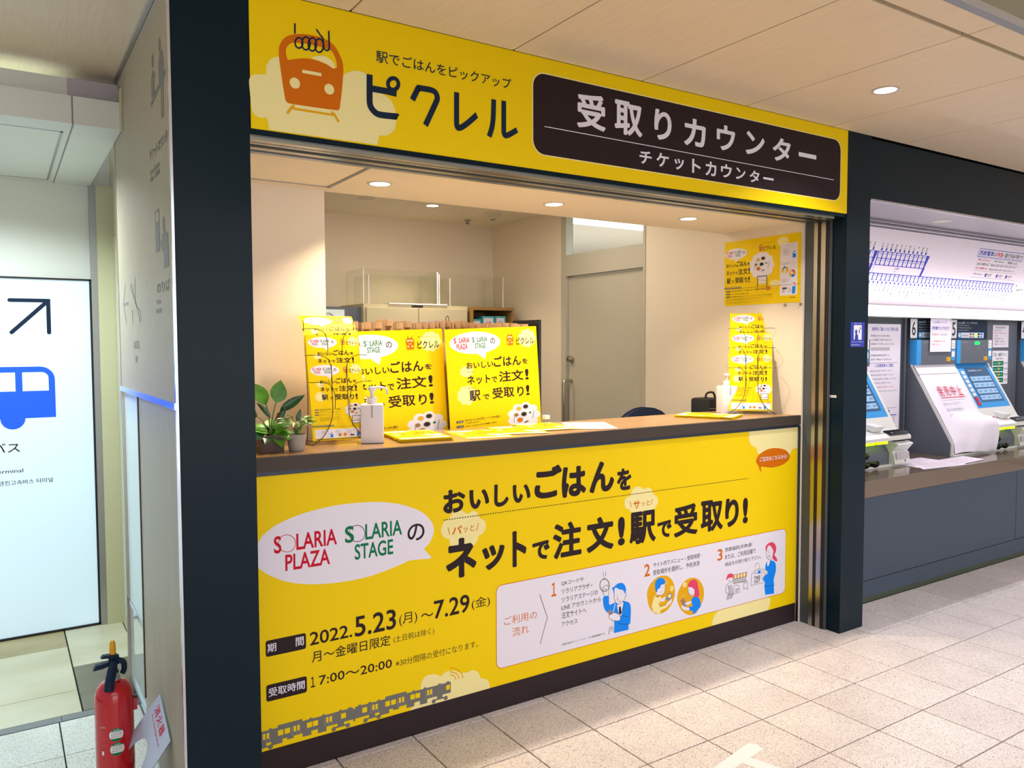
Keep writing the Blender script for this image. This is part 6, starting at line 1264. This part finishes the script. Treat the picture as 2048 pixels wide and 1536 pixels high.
        for xo in (.02, .16): bx('lime_light', X+xo+.01, X+xo+.12, .215, .30, .846, .862, 'lime', t)
        for xo, z0, w in ((.07, .79, .05), (.07, .735, .055), (.17, .735, .055)):
            build(lathe([(.02, 0), (w*.8, .002), (w, .018), (w*1.02, .030), (w*.9, .034), (w*.75, .012), (.001, .008)], (X+xo, .262, z0-.03), 24), 'change_bowl', 'gloss_black', t, 40)
        TB = [(.30, .862), (.215, .850), (.185, .838), (.225, .790), (.212, .765), (.205, .712), (.30, .712)]
        build(prism(TB, 0, X+.345, X+.512), 'ticket_box', 'machine_white', t)
        tb = [(.290, .8635), (.222, .853), (.222, .857), (.290, .867)]; build(prism(tb, 0, X+.37, X+.485), 'ticket_slot', 'gloss_black', t)
        draw([('rr', 'lgrey', 1, X+.36, .74, X+.50, .785, .003), ('e', 'ink_grey', 1, X+.46, .728, .008, .008)], (0, .205, 0), XU, ZU, YN, t, 'box_print')
        q_ = draw([('rr', 'paper', 1, 0, 0, .09, .045, .002), ('rr', 'ink', 2, .03, .010, .055, .036, .002)], (X+.385, .226, .8585), XU, Vector((0, .068, .010)).normalized(), Vector((0, -.01, .068)).normalized(), t, 'slot_label')
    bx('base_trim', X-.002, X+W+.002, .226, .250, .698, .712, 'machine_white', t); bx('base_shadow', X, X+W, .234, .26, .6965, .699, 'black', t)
    return t
machine(2.474, 'ticket machine half hidden behind the right pillar, left of the tall white notice', '7')
machine(3.548, 'ticket machine number 6 covered by a white out-of-service sheet', '6', True)
machine(4.078, 'ticket machine number 5 with lit blue touch screen and a green light', '5')
machine(5.155, 'ticket machine at the edge of the picture beyond the green-printed notice', '4')
# the white cover sheet over machine 6
cvx0, cvx1 = 3.556, 4.068
t = thing('cover_sheet', (3.82, .3, .715), 'white paper sheet with red out-of-service words draped over ticket machine 6', 'sheet')
b = bmesh.new(); nx, ny = 26, 40; grid = []
def curve_at(prof):
    pc = cr(prof, False, 6); tot = [0]
    for a, c_ in zip(pc, pc[1:]): tot.append(tot[-1]+(c_-a).length)
    def at(u):
        L_ = u*tot[-1]
        for i in range(len(tot)-1):
            if L_ <= tot[i+1]+1e-9: return pc[i].lerp(pc[i+1], (L_-tot[i])/max(tot[i+1]-tot[i], 1e-9))
        return pc[-1]
    return at
top_ = [slope_pt(0, SL-.02, .022), slope_pt(0, SL*.5, .020), slope_pt(0, .22, .022)]
at_l = curve_at(top_+[slope_pt(0, .12, .020), slope_pt(0, .02, .020), Vector((0, .229, .78)), Vector((0, .226, .75)), Vector((0, .222, .718))])
at_r = curve_at(top_+[Vector((0, .285, .955)), Vector((0, .225, .945)), Vector((0, .180, .895)), Vector((0, .178, .80)), Vector((0, .190, .718))])
for j in range(ny+1):
    row = []
    for i in range(nx+1):
        u, v = i/nx, j/ny; low = max(0, (v-.52)/.48); w_ = min(1, max(0, (u-.03)/.75)); w_ = w_*w_*(3-2*w_)
        p = at_l(v).lerp(at_r(v), w_)
        x = cvx0+(cvx1-cvx0)*u+low*.01*math.sin(6*u)
        fold = low*min(1, u*4)*(.020*math.exp(-((u-.80+.45*low)/.09)**2)-.012*math.exp(-((u-.92)/.10)**2)+.006*math.sin(9*u+3*v))
        row.append(b.verts.new((x, p.y-fold, max(p.z+low*.006*math.sin(5*u), .7165))))
    grid.append(row)
for j in range(ny):
    for i in range(nx): b.faces.new((grid[j][i], grid[j][i+1], grid[j+1][i+1], grid[j+1][i]))
build(b, 'sheet', 'paper', t, True)
slab_on_slope(cvx0-.01, cvx1+.0, SL-.085, SL-.012, .024, .026, 'top_sheet', 'paper', t)
draw([('t', 'ink_red', 1, .01, s_, 3.675+.082*i, .345, 3.675+.082*i+.062, .425) for i, s_ in enumerate('発売中止')]+[('l', 'ink_red', 1, .006, [(3.675, .333), (3.99, .333)], 0)]+
     [fit(s_, 3.66, .275-.045*i, .022, 'ink_grey', 1, .0, w) for i, (s_, w) in enumerate((('恐れ入りますが', .22), ('他の券売機を', .22), ('ご利用ください。', .25)))], SL1+SLn*.0285, XU, SLv, SLn, t, 'lettering')
# paper notices
def notice(label, x0, x1, z0, z1, Y_, ent, name='notice', cat='notice'):
    t = thing(name, ((x0+x1)/2, Y_, z0), label, cat); bx('sheet', x0, x1, Y_, Y_+.002, z0, z1, 'paper', t)
    draw(ent, (0, Y_, 0), XU, ZU, YN, t, 'print'); return t
X0 = 3.055; N_ = [fit('乗車券をご購入いただく際の注意', X0+.06, 1.555, .026, 'deepblue', 1, .02, .31)]
for i in range(5): N_.append(fit(['障害者の方がご利用の際は', '大人運賃でお買い求めの上', '係員までお申し出ください', '有効期限は発売当日限りです', '途中下車はできません'][i], X0+.05, 1.515-.028*i-(.05 if i > 2 else 0), .013, 'ink', 1, .01, .22+.03*(i % 3)))
N_ += [('rr', 'lgrey', 1, X0+.05, 1.42, X0+.27, 1.443, .001), fit('小児乗車券のご案内', X0+.10, 1.305, .024, 'deepblue', 1, .02, .22)]
for i in range(5): N_.append(fit('小児の方は小児ボタンを押してください', X0+.04, 1.275-.028*i, .012, 'ink' if i < 4 else 'ink_red', 1, .01, .26+.03*(i % 3)))
for z in (1.335, 1.140, 1.02, .80): N_.append(('l', 'ink_grey', 1, .003, [(X0+.03, z), (X0+.37, z)], 0))
N_ += [fit('初乗運賃早見表', X0+.10, .985, .022, 'deepblue', 1, .02, .19)]
N_ += [('p', 'deepblue', 1, [(X0+.03, .966), (X0+.37, .966), (X0+.37, .972), (X0+.03, .972)], 0)]
for i in range(7):
    for j in range(11): N_.append(('t', 'deepblue' if i % 2 else 'ink', 1, .0, '%d' % (170+30*i+7*j), X0+.045+.046*i, .950-.0135*j, X0+.072+.046*i, .958-.0135*j))
N_ += [fit('お客様へ', X0+.20, .765, .022, 'deepblue', 1, .02, .1)]
notice('tall white printed notice beside the ticket machine half hidden by the pillar', X0, X0+.402, .705, 1.603, .566, N_)
notice('white sheet with purple and orange words hanging between the number 6 and 5 boards', 3.70, 3.975, 1.408, 1.650, .490,
       [fit('nimocaの購入・チャージは', 3.735, 1.612, .016, 'deepblue', 1, .01, .18), fit('券売機でもできます!', 3.72, 1.565, .026, 'deepblue', 1, .02, .225), fit('10円単位で', 3.72, 1.525, .014, 'ink_red', 1, .01, .09), fit('お好きな金額を', 3.83, 1.525, .013, 'ink_grey', 1, .01, .09), fit('カード発売機をお探しの方は', 3.715, 1.478, .013, 'orange', 1, .01, .18), fit('ご利用ください!', 3.715, 1.455, .013, 'orange', 1, .01, .11)])
notice('small white typed notice above the green-printed one', 4.735, 4.985, 1.435, 1.612, .566, [('rr', 'lgrey', 1, 4.77, 1.585, 4.93, 1.602, .001)]+[fit(s_, 4.76, 1.565-.022*i, .011, 'ink_red' if i in (1, 6) else 'ink', 1, .01, w) for i, (s_, w) in enumerate((('お客様へのお知らせ', .12), ('使用できない紙幣があります', .2), ('ご注意', .05), ('係員にお尋ねください', .14), ('ご理解とご協力を', .16), ('お願いいたします', .18)))])
G_ = [fit('三池・島原ライン', 4.745, 1.362, .030, 'green', 1, .03, .22), fit('乗船券 発売中', 4.79, 1.338, .014, 'ink', 1, .01, .12)]
for i in range(4): G_ += [('rr', 'green', 1, 4.745, 1.290-.045*i, 4.915, 1.326-.045*i, .002), fit('●●●●●', 4.755, 1.300-.045*i, .014, 'teal', 2, .0, .14), ('rr', 'mustard', 3, 4.83, 1.300-.045*i, 4.855, 1.316-.045*i, .003), fit('発売中', 4.93, 1.30-.045*i, .016, 'ink', 1, .01, .05)]
notice('white notice with four green printed bars beside the number 5 machine', 4.735, 4.985, 1.140, 1.408, .566, G_)
struct(bx('trim_2_bay', 3.500, 3.520, .560, .580, .700, 1.65, 'machine_grey')); struct(bx('trim_3_bay', 4.63, 5.13, .567, .580, .700, 1.64, 'machine_grey'))
def paper_on(label, pts, z, ent=None):
    t = thing('paper_sheet', (sum(p[0] for p in pts)/4, sum(p[1] for p in pts)/4, z), label, 'paper', 'paper sheets on the ticket counter')
    build(prism(pts, 2, z, z+.0006), 'sheet', 'paper', t)
    o = Vector((pts[0][0], pts[0][1], z+.0008)); u = Vector((pts[1][0]-pts[0][0], pts[1][1]-pts[0][1], 0)); v = Vector((pts[3][0]-pts[0][0], pts[3][1]-pts[0][1], 0))
    draw([('t', 'red_pale' if k % 3 else 'ink_grey', 1, .01, '今回の減便に伴う運休のお知らせとお願い', .08, .84-.12*k, .90-.1*(k % 2), .90-.12*k) for k in range(7)], o, u, v, (0, 0, 1), t, 'print')
paper_on('white and red printed sheet on the ticket counter, partly behind the other one', [(2.90, .10), (3.32, .12), (3.34, .34), (2.95, .33)], .6975)
paper_on('white and red printed sheet on the ticket counter nearest its front edge', [(2.86, .045), (3.28, .0), (3.42, .20), (3.02, .22)], .6985)
paper_on('white and red printed sheet on the ticket counter below machine 6', [(3.20, .02), (3.60, .05), (3.64, .215), (3.25, .20)], .6992)
# remove the unplaced originals' helper flags
for o in list(bpy.data.objects):
    if 'used' in o: del o['used']
